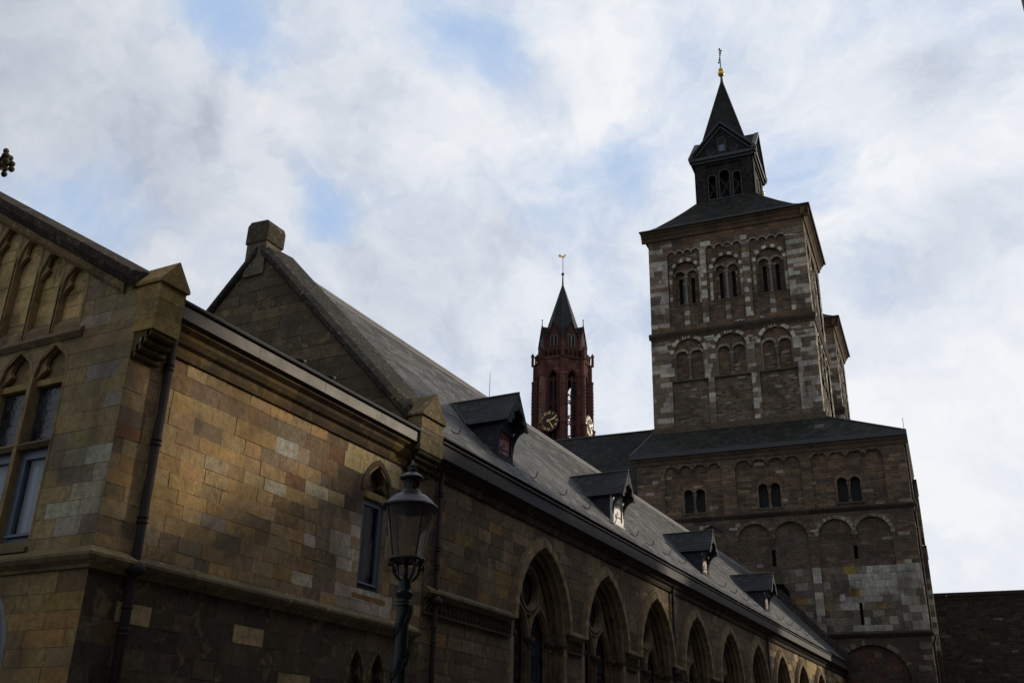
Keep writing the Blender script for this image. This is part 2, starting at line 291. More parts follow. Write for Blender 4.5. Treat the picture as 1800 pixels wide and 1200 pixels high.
# ------------------------------------------------------------------ mesh builder
OFF = {}
class MB:
    def __init__(s): s.v = []; s.f = []; s.m = []; s.c = []; s.col = (.2, .2, .2); s.mat = 0
    def vert(s, p): s.v.append((p[0], p[1], p[2])); return len(s.v) - 1
    def face(s, pts, mat=None, col=None):
        s.f.append([s.vert(p) for p in pts]); s.m.append(s.mat if mat is None else mat); s.c.append(col or s.col)
    def idx(s, ids, mat=None, col=None):
        s.f.append(list(ids)); s.m.append(s.mat if mat is None else mat); s.c.append(col or s.col)
    def box(s, x0, x1, y0, y1, z0, z1, mat=None, col=None, xf=None):
        p = [(x, y, z) for z in (z0, z1) for y in (y0, y1) for x in (x0, x1)]
        if xf: p = [xf(*q) for q in p]
        i = [s.vert(q) for q in p]
        for q in ((0, 2, 3, 1), (4, 5, 7, 6), (0, 1, 5, 4), (2, 6, 7, 3), (0, 4, 6, 2), (1, 3, 7, 5)): s.idx([i[k] for k in q], mat, col)
    def ext(s, pts, fa, fb, mat=None, col=None, caps=True, closed=True):
        a = [s.vert(fa(*p)) for p in pts]; b = [s.vert(fb(*p)) for p in pts]; n = len(pts)
        for i in range(n if closed else n - 1):
            j = (i + 1) % n; s.idx((a[i], a[j], b[j], b[i]), mat, col)
        if caps: s.idx(a[::-1], mat, col); s.idx(b, mat, col)
    def tube(s, path, r, n=10, mat=None, col=None, cap=True):
        path = [V(p) for p in path]; rs = r if isinstance(r, (list, tuple)) else [r] * len(path)
        rings = []; up = None
        for i, p in enumerate(path):
            t = (path[min(i + 1, len(path) - 1)] - path[max(i - 1, 0)]).normalized()
            if up is None: up = V((0, 0, 1)) if abs(t.z) < .9 else V((1, 0, 0))
            sx = t.cross(up).normalized(); up = sx.cross(t).normalized()
            rings.append([s.vert(p + (sx * cos(2 * pi * k / n) + up * sin(2 * pi * k / n)) * rs[i]) for k in range(n)])
        for a, b in zip(rings, rings[1:]):
            for k in range(n): s.idx((a[k], a[(k + 1) % n], b[(k + 1) % n], b[k]), mat, col)
        if cap: s.idx(rings[0][::-1], mat, col); s.idx(rings[-1], mat, col)
    def lathe(s, c, prof, n=16, mat=None, col=None, ph=0.0):
        rings = [[s.vert((c[0] + r * cos(2 * pi * (k + ph) / n), c[1] + r * sin(2 * pi * (k + ph) / n), c[2] + z)) for k in range(n)] for r, z in prof]
        for a, b in zip(rings, rings[1:]):
            for k in range(n): s.idx((a[k], a[(k + 1) % n], b[(k + 1) % n], b[k]), mat, col)
        s.idx(rings[0][::-1], mat, col); s.idx(rings[-1], mat, col)
    def ball(s, c, r, n=8, mat=None, col=None, sq=(1, 1, 1)):
        rings = [[s.vert((c[0] + sq[0] * r * sin(pi * j / n) * cos(2 * pi * k / (n + 2)), c[1] + sq[1] * r * sin(pi * j / n) * sin(2 * pi * k / (n + 2)), c[2] - sq[2] * r * cos(pi * j / n))) for k in range(n + 2)] for j in range(1, n)]
        for a, b in zip(rings, rings[1:]):
            for k in range(n + 2): s.idx((a[k], a[(k + 1) % (n + 2)], b[(k + 1) % (n + 2)], b[k]), mat, col)
        s.idx(rings[0][::-1], mat, col); s.idx(rings[-1], mat, col)
    def build(s, name, mats, parent=None, smooth=False, loc=None, off=None):
        if not isinstance(mats, (list, tuple)): mats = [mats]
        o3 = off if off is not None else (OFF.get(parent, (0, 0, 0)) if parent else (0, 0, 0))
        me = bpy.data.meshes.new(name)
        me.from_pydata([(x - o3[0], y - o3[1], z - o3[2]) for x, y, z in s.v], [], s.f)
        for mm in mats: me.materials.append(M[mm] if isinstance(mm, str) else mm)
        me.polygons.foreach_set('material_index', s.m)
        at = me.attributes.new('Col', 'FLOAT_COLOR', 'FACE')
        at.data.foreach_set('color', [x for c in s.c for x in (c[0], c[1], c[2], 1.0)])
        if smooth: me.polygons.foreach_set('use_smooth', [True] * len(me.polygons))
        me.update()
        o = bpy.data.objects.new(name, me); COL.objects.link(o)
        if parent: o.parent = parent; OFF[o] = o3
        if loc: o.location = loc
        return o
def tag(o, label=None, cat=None, group=None, kind=None):
    if label: o['label'] = label
    if cat: o['category'] = cat
    if group: o['group'] = group
    if kind: o['kind'] = kind
    return o
def root(name, loc, label, cat, group=None, rz=0.0, local=False):
    o = bpy.data.objects.new(name, None); COL.objects.link(o); o.location = loc; o.rotation_euler = (0, 0, rz); o.empty_display_size = .3
    OFF[o] = (0, 0, 0) if local else tuple(loc)
    return tag(o, label, cat, group)
def kids(o): return [c for c in bpy.data.objects if c.parent is o]
def copy_tree(o, parent=None, loc=None):
    ch = kids(o); c = o.copy(); COL.objects.link(c); OFF[c] = OFF.get(o, (0, 0, 0))
    if parent is not None: c.parent = parent
    if loc is not None: c.location = loc
    for k in ch: copy_tree(k, c)
    return c

# ------------------------------------------------------------------ masonry
def rows(rng, z0, z1, h0, h1, breaks=()):
    zs = sorted({z0, z1, *[b for b in breaks if z0 < b < z1]}); out = []
    for a, b in zip(zs, zs[1:]):
        n = max(1, round((b - a) / ((h0 + h1) / 2))); w = [rng.uniform(.85, 1.15) for _ in range(n)]; t = sum(w); z = a
        for k in w: out.append((z, z + k * (b - a) / t)); z += k * (b - a) / t
    return out
def o_rect(u0, u1, z0, z1):
    def f(a, b):
        m_ = (a + b) / 2
        return [(u0, u0, u1, u1)] if z0 < m_ < z1 else []
    return f
def hw_arch(w, zs, za):
    h = max(za - zs, 1e-3); R = (w * w + h * h) / (2 * w)
    def f(z):
        if z <= zs: return w
        if z >= za: return 0.0
        return max(0.0, sqrt(max(R * R - (z - zs) ** 2, 0)) - (R - w))
    return f
def o_arch(uc, w, z0, zs, za):
    hf = hw_arch(w, zs, za)
    def f(a, b):
        m_ = (a + b) / 2
        if m_ < z0 or m_ > za: return []
        return [(uc - hf(a), uc - hf(b), uc + hf(a), uc + hf(b))]
    return f
def segs(lim, ops=()):
    def f(a, b):
        L0, R0 = lim(a); L1, R1 = lim(b)
        if R0 - L0 < .03 and R1 - L1 < .03: return []
        cut = []
        for o in ops: cut += o(a, b)
        cut.sort(key=lambda c: c[0] + c[1]); out = []; p0, p1 = L0, L1
        for l0, l1, r0, r1 in cut:
            if r0 <= L0 and r1 <= L1: continue
            l0 = min(max(l0, p0), R0); l1 = min(max(l1, p1), R1)
            if l0 - p0 > .02 or l1 - p1 > .02: out.append((p0, p1, l0, l1))
            p0 = min(max(p0, r0), R0); p1 = min(max(p1, r1), R1)
        if R0 - p0 > .02 or R1 - p1 > .02: out.append((p0, p1, R0, R1))
        return out
    return f
def masonry(mb, P, rws, sf, w0, w1, colf, rng, g=.005, dep=.014, jit=.005, stone=0, mort=1, wob=.004):
    for a, b in rws:
        for l0, l1, r0, r1 in sf(a, b):
            mb.face([P(l0, a, -dep), P(r0, a, -dep), P(r1, b, -dep), P(l1, b, -dep)], mort)
            lo, hi = max(l0, l1), min(r0, r1); cuts = []; u = lo + rng.uniform(.35, 1.0) * rng.uniform(w0, w1)
            while u < hi - .35 * w0: cuts.append(u); u += rng.uniform(w0, w1)
            e = [(l0, l1)] + [(c, c) for c in cuts] + [(r0, r1)]
            for (x0, x1), (y0, y1) in zip(e, e[1:]):
                k = rng.uniform(-jit, jit); q = lambda: rng.uniform(-wob, wob)
                G = g * rng.uniform(.5, 1.5)
                fp = [P(x0 + G + q(), a + G + q(), k), P(y0 - G + q(), a + G + q(), k), P(y1 - G + q(), b - G + q(), k), P(x1 + G + q(), b - G + q(), k)]
                bp = [P(x0 + G, a + G, -dep), P(y0 - G, a + G, -dep), P(y1 - G, b - G, -dep), P(x1 + G, b - G, -dep)]
                c = colf((x0 + y0) / 2, (a + b) / 2, rng)
                i = [mb.vert(p) for p in fp]; j = [mb.vert(p) for p in bp]
                mb.idx(i, stone, c)
                for n in range(4): mb.idx((i[n], j[n], j[(n + 1) % 4], i[(n + 1) % 4]), stone, c)
BLEND = [.2]
def pick(rng, pal, jit=.12):
    t = sum(w for w, _ in pal); x = rng.uniform(0, t)
    for w, c in pal:
        x -= w
        if x <= 0: break
    mean = [sum(w * q[i] for w, q in pal) / t for i in range(3)]; c = [v * (1 - BLEND[0]) + m_ * BLEND[0] for v, m_ in zip(c, mean)]
    k = rng.uniform(1 - jit, 1 + jit)
    return tuple(max(.004, v * k * rng.uniform(.96, 1.04)) for v in c)
def arch_line(uc, w, zs, za, n=14):
    """left springing - apex - right springing"""
    hf = hw_arch(w, zs, za); h = za - zs; R = (w * w + h * h) / (2 * w); out = []
    amax = atan2(h, R - w) if abs(R - w) > 1e-6 else pi / 2
    for k in range(n + 1):
        t = amax * k / n; out.append((uc - (R * cos(t) - (R - w)), zs + R * sin(t)))
    return out + [(2 * uc - u, z) for u, z in out[-2::-1]]
def jamb_line(uc, w, z0, zs, za, n=14): return [(uc - w, z0)] + arch_line(uc, w, zs, za, n) + [(uc + w, z0)]
def band(mb, P, A, B, d0, d1, mat=None, colf=None, back=False):
    """solid strip between two equally long outlines A (inner) and B (outer), depth d0..d1"""
    n = len(A)
    for i in range(n - 1):
        c = colf(i) if colf else None
        a0, a1, b0, b1 = A[i], A[i + 1], B[i], B[i + 1]
        mb.face([P(*a0, d1), P(*a1, d1), P(*b1, d1), P(*b0, d1)], mat, c)
        mb.face([P(*a0, d0), P(*a1, d0), P(*a1, d1), P(*a0, d1)], mat, c)
        mb.face([P(*b0, d0), P(*b1, d0), P(*b1, d1), P(*b0, d1)], mat, c)
        if back: mb.face([P(*a0, d0), P(*a1, d0), P(*b1, d0), P(*b0, d0)], mat, c)
    for i in (0, n - 1):
        mb.face([P(*A[i], d0), P(*B[i], d0), P(*B[i], d1), P(*A[i], d1)], mat, colf(min(i, n - 2)) if colf else None)
def sheet(mb, P, line, d, mat=None, col=None):
    mb.face([P(u, z, d) for u, z in line], mat, col)
def trefoil(mb, P, uc, w, zs, za, d0, d1, mat=None, col=None):
    """two cusps reaching in from the arch sides, as in a trefoiled light"""
    for sg in (-1, 1):
        h = za - zs; ln = arch_line(uc, w, zs, za, 12)[:13]
        x = lambda k: uc + sg * k * w
        low = [(x(.97), zs - .04 * h), (x(.80), zs + .10 * h), (x(.44), zs + .27 * h), (x(.60), zs + .44 * h), (x(.50), zs + .68 * h), (x(.06), zs + .97 * h)]
        pts = [(u if sg < 0 else 2 * uc - u, z) for u, z in (ln[0], ln[2], ln[4], ln[6], ln[9], ln[12])]
        band(mb, P, low, pts, d0, d1, mat, (lambda i: col) if col else None, True)

def PX(x0): return lambda u, z, d=0.0: (x0 + d, u, z)          # wall facing +X, u = world Y
def PY(y0): return lambda u, z, d=0.0: (u, y0 - d, z)          # wall facing -Y, u = world X

OCHRE = (.300, .175, .058); TAN = (.285, .200, .105); GREYTAN = (.225, .180, .115); BROWN = (.120, .086, .056)
MAUVE = (.165, .130, .108); PALE = (.50, .43, .31); UMBER = (.082, .060, .042); SOOT = (.038, .030, .024); BUFF = (.38, .28, .14); WHITE = (.52, .49, .42)

# ================================================================== GROUND
def structure(name, mb, mat, **k): return tag(mb.build(name, mat, **k), kind='structure')
mb = MB(); mb.face([(-700, -700, -.02), (700, -700, -.02), (700, 900, -.02), (-700, 900, -.02)]); structure('ground', mb, 'earth')
mb = MB(); mb.face([(1.6, -60, 0), (9.4, -60, 0), (9.4, 58, 0), (1.6, 58, 0)]); structure('road', mb, 'cobble')
for x0, x1 in ((.02, 1.4), (9.6, 12.45)): mb = MB(); mb.box(x0, x1, -60, 58, -.1, .12); structure('pavement', mb, 'paving')
for x0 in (1.405, 9.405):
    mb = MB()
    for k in range(118): mb.box(x0, x0 + .19, -60 + k, -59.01 + k, -.1, .125)
    structure('kerb', mb, 'kerb')

# ================================================================== GABLED HOUSE (left foreground)
YA = 9.0; YG = 16.0
A = root('gabled_house', (0, YA, 0), 'tawny stone house at left with gothic niches in its gable and a brown side gutter', 'house')
rng = random.Random(4); BLEND[0] = .42
PA = PX(0.0); PF = PY(YA)
NICHES = [(-1.55 - .635 * k, .278, 7.70, 8.37 + .39 * k, 8.86 + .39 * k) for k in range(6)]
WINS = [-1.67 - .785 * k for k in range(5)]
gl = lambda z: (-9.5 if z < 8.0 else -9.5 + (z - 8.0) / .6, 0.0 if z < 8.0 else -(z - 8.0) / .6)
ops = [o_arch(*n) for n in NICHES] + [o_arch(u, .35, 4.46, 6.98, 7.46) for u in WINS] + [o_arch(-2.1, .72, .9, 2.9, 3.95)]
def col_front(u, z, r):
    if z < 4.1: return pick(r, [(3, (0.236, 0.171, 0.072)), (2.5, (0.195, 0.147, 0.072)), (1.5, OCHRE), (1.2, GREYTAN), (.8, BROWN)])
    if -1.0 < u < 0 and 4.4 < z < 5.6 and r.random() < .4: return pick(r, [(1, (0.319, 0.295, 0.217))])
    if u > -.62 and 6.15 < z < 6.95 and u < -.05 and r.random() < .6: return (0.236, 0.212, 0.168)
    return pick(r, [(3, (0.266, 0.203, 0.098)), (3, (0.236, 0.189, 0.103)), (2, TAN), (1.2, MAUVE), (1.0, (0.183, 0.151, 0.096)), (.3, (0.319, 0.295, 0.217))])
mb = MB(); rw = rows(rng, 0.0, 11.0, .235, .275, [4.0, 4.28, 4.46, 6.98, 7.46, 7.6, 8.37, 8.86])
masonry(mb, PF, rw, segs(gl, ops), .42, .85, col_front, rng, dep=.008, g=.003, jit=.003)
mb.build('front_wall', ['marl', 'mortar'], A)
# lower storey side + upper storey side
AWINDOW = (15.20, .40, 4.70, 6.50)
LANC = [(14.98, .235, 1.3, 3.08, 3.66), (15.63, .235, 1.3, 3.08, 3.66)]
ACC = [(12.18, 7.33, PALE), (12.46, 6.65, (.40, .37, .32)), (12.46, 5.84, PALE), (13.46, 6.22, PALE), (13.3, 5.25, (.50, .44, .34)), (13.24, 4.55, PALE), (12.14, 3.48, BUFF), (13.31, 3.02, BUFF), (9.89, 3.52, BUFF), (11.1, 5.1, (.33, .28, .22)), (14.75, 5.9, (.33, .26, .18))]
def col_side(u, z, r):
    for a, b, c in ACC:
        if abs(u - a) < .30 and abs(z - b) < .125: return c
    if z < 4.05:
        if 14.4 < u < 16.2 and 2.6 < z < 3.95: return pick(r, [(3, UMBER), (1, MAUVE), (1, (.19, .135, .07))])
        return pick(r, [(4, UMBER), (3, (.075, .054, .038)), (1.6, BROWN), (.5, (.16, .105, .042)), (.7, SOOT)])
    if 14.2 < u < 16.0:
        if z < 4.72: return pick(r, [(4, (.52, .45, .34)), (2, (.47, .40, .33)), (.6, TAN)])
        if z < 5.7 and u < 15.0: return pick(r, [(3, (.54, .46, .35)), (1, OCHRE)])
        if z > 6.9: return pick(r, [(3, (.50, .38, .20)), (1, (.52, .43, .28)), (1, UMBER)])
        if z > 5.9: return pick(r, [(2, UMBER), (2, BROWN), (1, MAUVE)])
    sun_ochre = math.exp(-((u - 11.0) / 1.9) ** 2 - ((z - 5.7) / 1.15) ** 2)  # ochre stone plus a sunlit golden patch, both put into the block colours
    shade_grime = min(1.0, max(0.0, (z - 5.9) / 1.1) * .9 + max(0.0, (u - 11.9) / 4.0))  # weathered stone plus shade towards eaves and right end, put into the colours
    return pick(r, [(1.2 + 3.0 * sun_ochre, (.42, .265, .105)), (2.0 + 2.6 * sun_ochre, (.42, .295, .150)), (.8, (.23, .165, .095)), (.4 + 2.2 * shade_grime, MAUVE), (2.2 * shade_grime, BROWN), (1.5 * shade_grime, (.19, .115, .055)), (.18, (.34, .28, .2)), (.07, (.16, .055, .03))])
ops = [o_rect(AWINDOW[0] - AWINDOW[1], AWINDOW[0] + AWINDOW[1], AWINDOW[2], AWINDOW[3]), o_arch(15.2, .40, 6.4, 6.52, 7.07)] + [o_arch(*l) for l in LANC]
mb = MB(); rw = rows(rng, 0.0, 7.5, .215, .255, [4.0, 4.3, 4.70, 6.50, 7.07, 3.08, 3.66])
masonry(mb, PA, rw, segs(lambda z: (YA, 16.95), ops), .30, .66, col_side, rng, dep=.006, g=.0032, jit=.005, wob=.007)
mb.build('side_wall', ['marl_side', 'mortar'], A)
# plain parts of the shell that close the house
mb = MB(); mb.face([(-9.5, YA, 0), (-9.5, YG, 0), (-9.5, YG, 8.0), (-9.5, YA, 8.0)]); mb.face([(-.5, YA + .5, 0), (-9, YA + .5, 0), (-9, YA + .5, 8), (-.5, YA + .5, 8)]); mb.face([(-.5, YA + .5, 0), (-.5, YG, 0), (-.5, YG, 7.6), (-.5, YA + .5, 7.6)])
mb.build('inner_wall', 'dark', A)

# niches of the gable: recessed panels, cusps, sloping sill
mb = MB(); mb.col = (.27, .205, .115)
for i, (u, w, z0, zs, za) in enumerate(NICHES):
    r2 = random.Random(i + 30)
    masonry(mb, lambda a, z, d=0.0: PF(a, z, d - .115), rows(r2, z0 - .05, za + .02, .2, .27), segs(lambda z, u=u, w=w: (u - w - .03, u + w + .03)), .6, .9, lambda a, z, r: pick(r, [(3, (.50, .385, .215)), (1, (.42, .32, .18))]), r2, dep=.006)
    line = jamb_line(u, w, z0, zs, za, 8); out = jamb_line(u, w + .055, z0, zs, za + .09, 8)
    band(mb, PF, line, out, -.17, .012)
    trefoil(mb, PF, u, w, zs, za, -.09, -.03)
    mb.ext([(0, z0 - .02), (0, z0 + .10), (-.115, z0 + .25), (-.115, z0 - .02)], lambda o, z, u=u, w=w: PF(u - w + .003, z, o), lambda o, z, u=u, w=w: PF(u + w - .003, z, o), col=(.20, .155, .10))
mb.build('blind_niches', ['trim', 'mortar'], A)
mb = MB(); mb.col = (.16, .12, .08)
mb.ext([(0, 7.50), (.02, 7.50), (.075, 7.58), (.0, 7.69)], lambda o, z: PF(-8.5, z, o), lambda o, z: PF(-1.1, z, o))
mb.build('niche_ledge', 'trim', A)

def casement(parent, P, u, w, z0, z1, d, fm='bluegrey', curtain=True, name='window'):
    """timber window: outer frame with an opening sash, pane and net curtain"""
    mb = MB(); t = .075
    def fr(u0, u1, a, b, t, d0, d1):
        band(mb, P, [(u0 + t, a + t), (u0 + t, b - t), (u1 - t, b - t), (u1 - t, a + t), (u0 + t, a + t)], [(u0, a), (u0, b), (u1, b), (u1, a), (u0, a)], d0, d1, back=True)
    fr(u - w, u + w, z0, z1, t, d - .06, d + .02); fr(u - w + t + .006, u + w - t - .006, z0 + t + .006, z1 - t - .006, .055, d - .05, d + .035)
    mb.ext([(0, z0 + t), (.05, z0 + t + .01), (.05, z0 + t + .03), (0, z0 + t + .06)], lambda o, z: P(u - w + t, z, d + .03 + o), lambda o, z: P(u + w - t, z, d + .03 + o))
    f = mb.build(name, fm, parent)
    mb = MB(); mb.face([P(u - w + .1, z0 + .1, d - .01), P(u + w - .1, z0 + .1, d - .01), P(u + w - .1, z1 - .1, d - .01), P(u - w + .1, z1 - .1, d - .01)]); mb.build('pane', 'glass', f)
    if curtain:
        mb = MB(); n = 26; ln = []
        for k in range(n + 1):
            x = u - w + .06 + (2 * w - .12) * k / n; ln.append((x, d - .12 + .022 * sin(k * 1.9) + .012 * sin(k * 4.7)))
        for (a, b), (c, e) in zip(ln, ln[1:]): mb.face([P(a, z0 + .04, b), P(c, z0 + .04, e), P(c, z1 - .04, e), P(a, z1 - .04, b)])
        mb.build('curtain', 'curtain', f, smooth=True)
    mb = MB(); mb.face([P(u - w - .1, z0 - .1, d - .35), P(u + w + .1, z0 - .1, d - .35), P(u + w + .1, z1 + .1, d - .35), P(u - w - .1, z1 + .1, d - .35)]); mb.build('room_behind', 'dark', f)
    return f
# gable windows: leaded light above a transom, casement below, moulded stone surround
mb = MB(); mb.col = (.25, .19, .115)
for i, u in enumerate(WINS):
    line = jamb_line(u, .35, 4.46, 6.98, 7.46, 8); out = jamb_line(u, .392, 4.46, 6.98, 7.53, 8)
    band(mb, PF, line, out, -.30, .008)
    trefoil(mb, PF, u, .35, 6.98, 7.46, -.12, -.05)
    sheet(mb, PF, [(u - .35, 6.93)] + arch_line(u, .35, 6.98, 7.46, 8) + [(u + .35, 6.93)], -.15, col=(.20, .155, .10))
    mb.box(u - .352, u + .352, YA + .08, YA + .30, 6.86, 6.96, col=(.30, .23, .12))
    mb.ext([(-.30, 5.84), (-.02, 5.84), (.03, 5.90), (-.10, 5.99), (-.30, 5.99)], lambda o, z, u=u: PF(u - .355, z, o), lambda o, z, u=u: PF(u + .355, z, o), col=(.18, .14, .09))
mb.ext([(-.30, 4.30), (.05, 4.30), (.05, 4.36), (-.24, 4.47), (-.30, 4.47)], lambda o, z: PF(-8.2, z, o), lambda o, z: PF(-1.30, z, o), col=(.17, .13, .08))
mb.build('window_tracery', 'trim', A)
for i, u in enumerate(WINS):
    mb = MB(); sheet(mb, PF, [(u - .35, 5.98), (u - .35, 6.88), (u + .35, 6.88), (u + .35, 5.98)], -.17); mb.build('leaded_light', 'leaded', A)
    if i < 4: casement(A, PF, u, .345, 4.47, 5.84, -.13)
mb = MB(); band(mb, PF, jamb_line(-2.1, .72, .9, 2.9, 3.95, 10), jamb_line(-2.1, .80, .9, 2.9, 4.0, 10), -.3, .006); mb.col = (.17, .13, .08)
sheet(mb, PF, jamb_line(-2.1, .72, .9, 2.9, 3.95, 10), -.3, 1); mb.build('arched_window', ['trim', 'leaded'], A)

# side window with trefoil head
mb = MB(); mb.col = (.12, .09, .062); u, w = 15.2, .40
band(mb, PA, arch_line(u, w, 6.52, 7.07, 8), arch_line(u, w + .10, 6.50, 7.19, 8), -.22, .02)
trefoil(mb, PA, u, w - .01, 6.52, 7.05, -.16, -.02)
sheet(mb, PA, [(u - w, 6.44)] + arch_line(u, w, 6.52, 7.07, 8) + [(u + w, 6.44)], -.19)
mb.box(-.24, -.03, u - w, u + w, 6.40, 6.53, col=(.33, .25, .13))
mb.face([PA(u - w, 4.7, -.25), PA(u - w, 4.7, 0), PA(u - w, 6.5, 0), PA(u - w, 6.5, -.25)], col=(.30, .24, .17)); mb.face([PA(u + w, 4.7, -.25), PA(u + w, 4.7, 0), PA(u + w, 6.5, 0), PA(u + w, 6.5, -.25)], col=(.33, .27, .19))
mb.ext([(-.25, 4.52), (.004, 4.52), (.004, 4.60), (-.20, 4.72), (-.25, 4.72)], lambda o, z: PA(u - w - .12, z, o), lambda o, z: PA(u + w + .12, z, o), col=(.24, .16, .08))
mb.build('window_surround', 'trim', A)
casement(A, PA, 15.2, .385, 4.72, 6.42, -.13)
# lower double lancet with raised stone surround
mb = MB(); mb.col = (.095, .072, .05); MORT = (.24, .22, .18)
for (uc, w, z0, zs, za) in LANC:
    band(mb, PA, jamb_line(uc, w, z0, zs, za, 8), jamb_line(uc, w + .085, z0, zs, za + .07, 8), -.22, .012, colf=lambda i: (.095, .072, .05) if i % 3 else (.17, .13, .075))
    trefoil(mb, PA, uc, w, zs, za, -.12, -.02)
    sheet(mb, PA, [(uc - w, 2.92)] + arch_line(uc, w, zs, za, 8) + [(uc + w, 2.92)], -.15, col=(.10, .075, .05))
    mb.box(-.22, -.05, uc - w, uc + w, 2.90, 3.0, col=(.24, .18, .09)); sheet(mb, PA, [(uc - w, z0), (uc - w, 2.93), (uc + w, 2.93), (uc + w, z0)], -.18, 1)
mb.build('double_lancet', ['trim', 'leaded_y'], A)

# string course, returns round the corner
prof = [(-.02, 4.0), (.05, 4.0), (.06, 4.04), (.15, 4.09), (.185, 4.14), (.185, 4.18), (.0, 4.30), (-.02, 4.30)]
mb = MB(); mb.col = (.17, .135, .085)
mb.ext(prof, lambda o, z: (-9.5, YA - o, z), lambda o, z: (o, YA - o, z), col=(.17, .135, .085)); mb.build('string_course', 'trim', A)
mb = MB(); mb.ext(prof, lambda o, z: (o, YA - o, z), lambda o, z: (o, YA + .75, z), col=(.24, .19, .115), caps=False)
for k in range(7): mb.ext(prof, lambda o, z, k=k: (o, YA + .755 + k, z), lambda o, z, k=k: (o, YA + 1.745 + k, z), col=pick(rng, [(2, (.19, .155, .10)), (1, (.15, .12, .08))]))
mb.build('string_course', 'lichen', A)
# moulded cornice, then box gutter
prof = [(-.02, 7.28), (.04, 7.28), (.06, 7.36), (.06, 7.44), (.12, 7.48), (.17, 7.56), (.17, 7.62), (.25, 7.68), (.25, 7.75), (-.02, 7.75)]
mb = MB()
for k in range(9):
    mb.ext(prof, lambda o, z, k=k: (o, YA + .45 + k * .75, z), lambda o, z, k=k: (o, YA + 1.195 + k * .75, z), col=pick(rng, [(1, (.13, .09, .05)), (1, UMBER), (1, SOOT), (.4, (.22, .15, .07))]))
mb.build('cornice', 'trim', A)
mb = MB()
for k in range(4): mb.box(-.1, .325, YA + .53 + k * 1.72, YA + 2.243 + k * 1.72, 7.752, 7.955)
g = mb.build('gutter', 'zinc', A)
mb = MB(); mb.tube([(.345, YA + .50, 8.00), (.345, YG + .4, 8.00)], .036, 8); mb.box(.1, .325, YA + .5, YG + .4, 7.957, 8.03); mb.build('gutter_rim', 'black', g)
# kneelers: gablet stone on rolled corbels
def kneeler(parent, y0, y1, x1, zb, ze, zp, xb, c):
    mb = MB(); mb.col = c; ym = (y0 + y1) / 2
    hh = (ze - zb) / 3
    for k in range(3): t = rng.uniform(-.004, .004); mb.box((-.05, .0, -.30)[k], x1 + t, y0 - t + (.012 if k == 2 else 0), y1 + t, zb + k * hh + .003, zb + (k + 1) * hh - .003, col=tuple(v * (.95, .8, 1.05)[k] for v in c))
    mb.ext([(y0 - .03, ze + .004), (y1 + .03, ze + .004), (y1 + .03, ze + .05), (ym, zp), (y0 - .03, ze + .05)], lambda y, z: (x1 + .05, y, z), lambda y, z: (xb, y, z), col=tuple(v * .8 for v in c))
    for k in range(4):
        xk = x1 - .02 - k * .085; zz = zb - .045 - k * .098
        mb.tube([(xk - .05, y0 + .02, zz), (xk - .05, y1 - .02, zz)], .052, 10, col=tuple(v * .3 for v in c)); mb.box(-.05, xk - .05, y0 + .02, y1 - .02, zz - .05, zz + .048, col=tuple(v * .3 for v in c))
    return mb.build('kneeler', 'lichen', parent)
kneeler(A, YA - .004, YA + .50, .36, 7.36, 8.10, 8.52, -.22, (.32, .235, .115))
# gable coping and its leafy finial
mb = MB(); S2 = .6; n = 7
for sg in (0, 1):
    for k in range(n):
        u0 = -.12 - k * 4.63 / n; u1 = -.12 - (k + 1) * 4.63 / n + .012; fx = (lambda u: u) if sg == 0 else (lambda u: -9.5 - u)
        mb.ext([(-.06, -.02), (-.14, .10), (-.14, .24), (.30, .36), (.42, .30), (.42, -.02)], lambda y, z: (fx(u0), YA + y, 8.02 - S2 * u0 + z), lambda y, z: (fx(u1), YA + y, 8.02 - S2 * u1 + z), col=pick(rng, [(1, (0.045, 0.035, 0.026)), (1, (0.034, 0.027, 0.021)), (.3, (0.075, 0.056, 0.038))]))
    mb.ext([(-.02, -.20), (-.06, -.14), (-.06, -.03), (.02, -.03), (.02, -.20)], lambda y, z: (fx(-.35), YA + y, 8.02 + S2 * .35 + z), lambda y, z: (fx(-4.74), YA + y, 8.02 + S2 * 4.74 + z), col=(.17, .125, .07))
mb.build('gable_coping', 'coping', A)
mb = MB(); mb.col = (.085, .066, .045); c = (-4.86, YA + .12)
mb.lathe((c[0], c[1], 10.95), [(.26, 0), (.22, .22), (.12, .35), (.10, .70), (.16, .76), (.10, .82), (.09, 1.0), (.06, 1.2), (.02, 1.4)], 10)
for k in range(8):
    a = 2 * pi * k / 8 + .2; e = V((cos(a), sin(a), 0))
    b0 = V((c[0], c[1], 11.68)); mb.tube([b0, b0 + e * .2 + V((0, 0, .06)), b0 + e * .32 + V((0, 0, .14))], [.06, .05, .04], 6); mb.ball(b0 + e * .33 + V((0, 0, .14)), .08, 6, sq=(1, 1, .7)); mb.ball(b0 + e * .36 + V((0, 0, .03)), .06, 5); mb.ball(b0 + e * .30 + V((0, 0, .25)), .055, 5)
mb.build('finial', 'coping', A, smooth=True)
# roof of the house and two vent cowls
mb = MB()
for sg in (0, 1):
    fx = (lambda x: x) if sg == 0 else (lambda x: -9.5 - x)
    mb.face([(fx(.12), YA + .35, 7.90), (fx(.12), YG + .02, 7.90), (fx(-4.75), YG + .02, 10.62), (fx(-4.75), YA + .35, 10.62)])
mb.build('roof', 'slate', A)
for y in (13.72, 14.66):
    mb = MB(); mb.lathe((-1.0, y, 8.40), [(.05, 0), (.05, .36), (.075, .37), (.085, .40), (.13, .44), (.14, .47), (.05, .51), (.0, .53)], 14); mb.build('roof_vent', 'black', A, smooth=True)
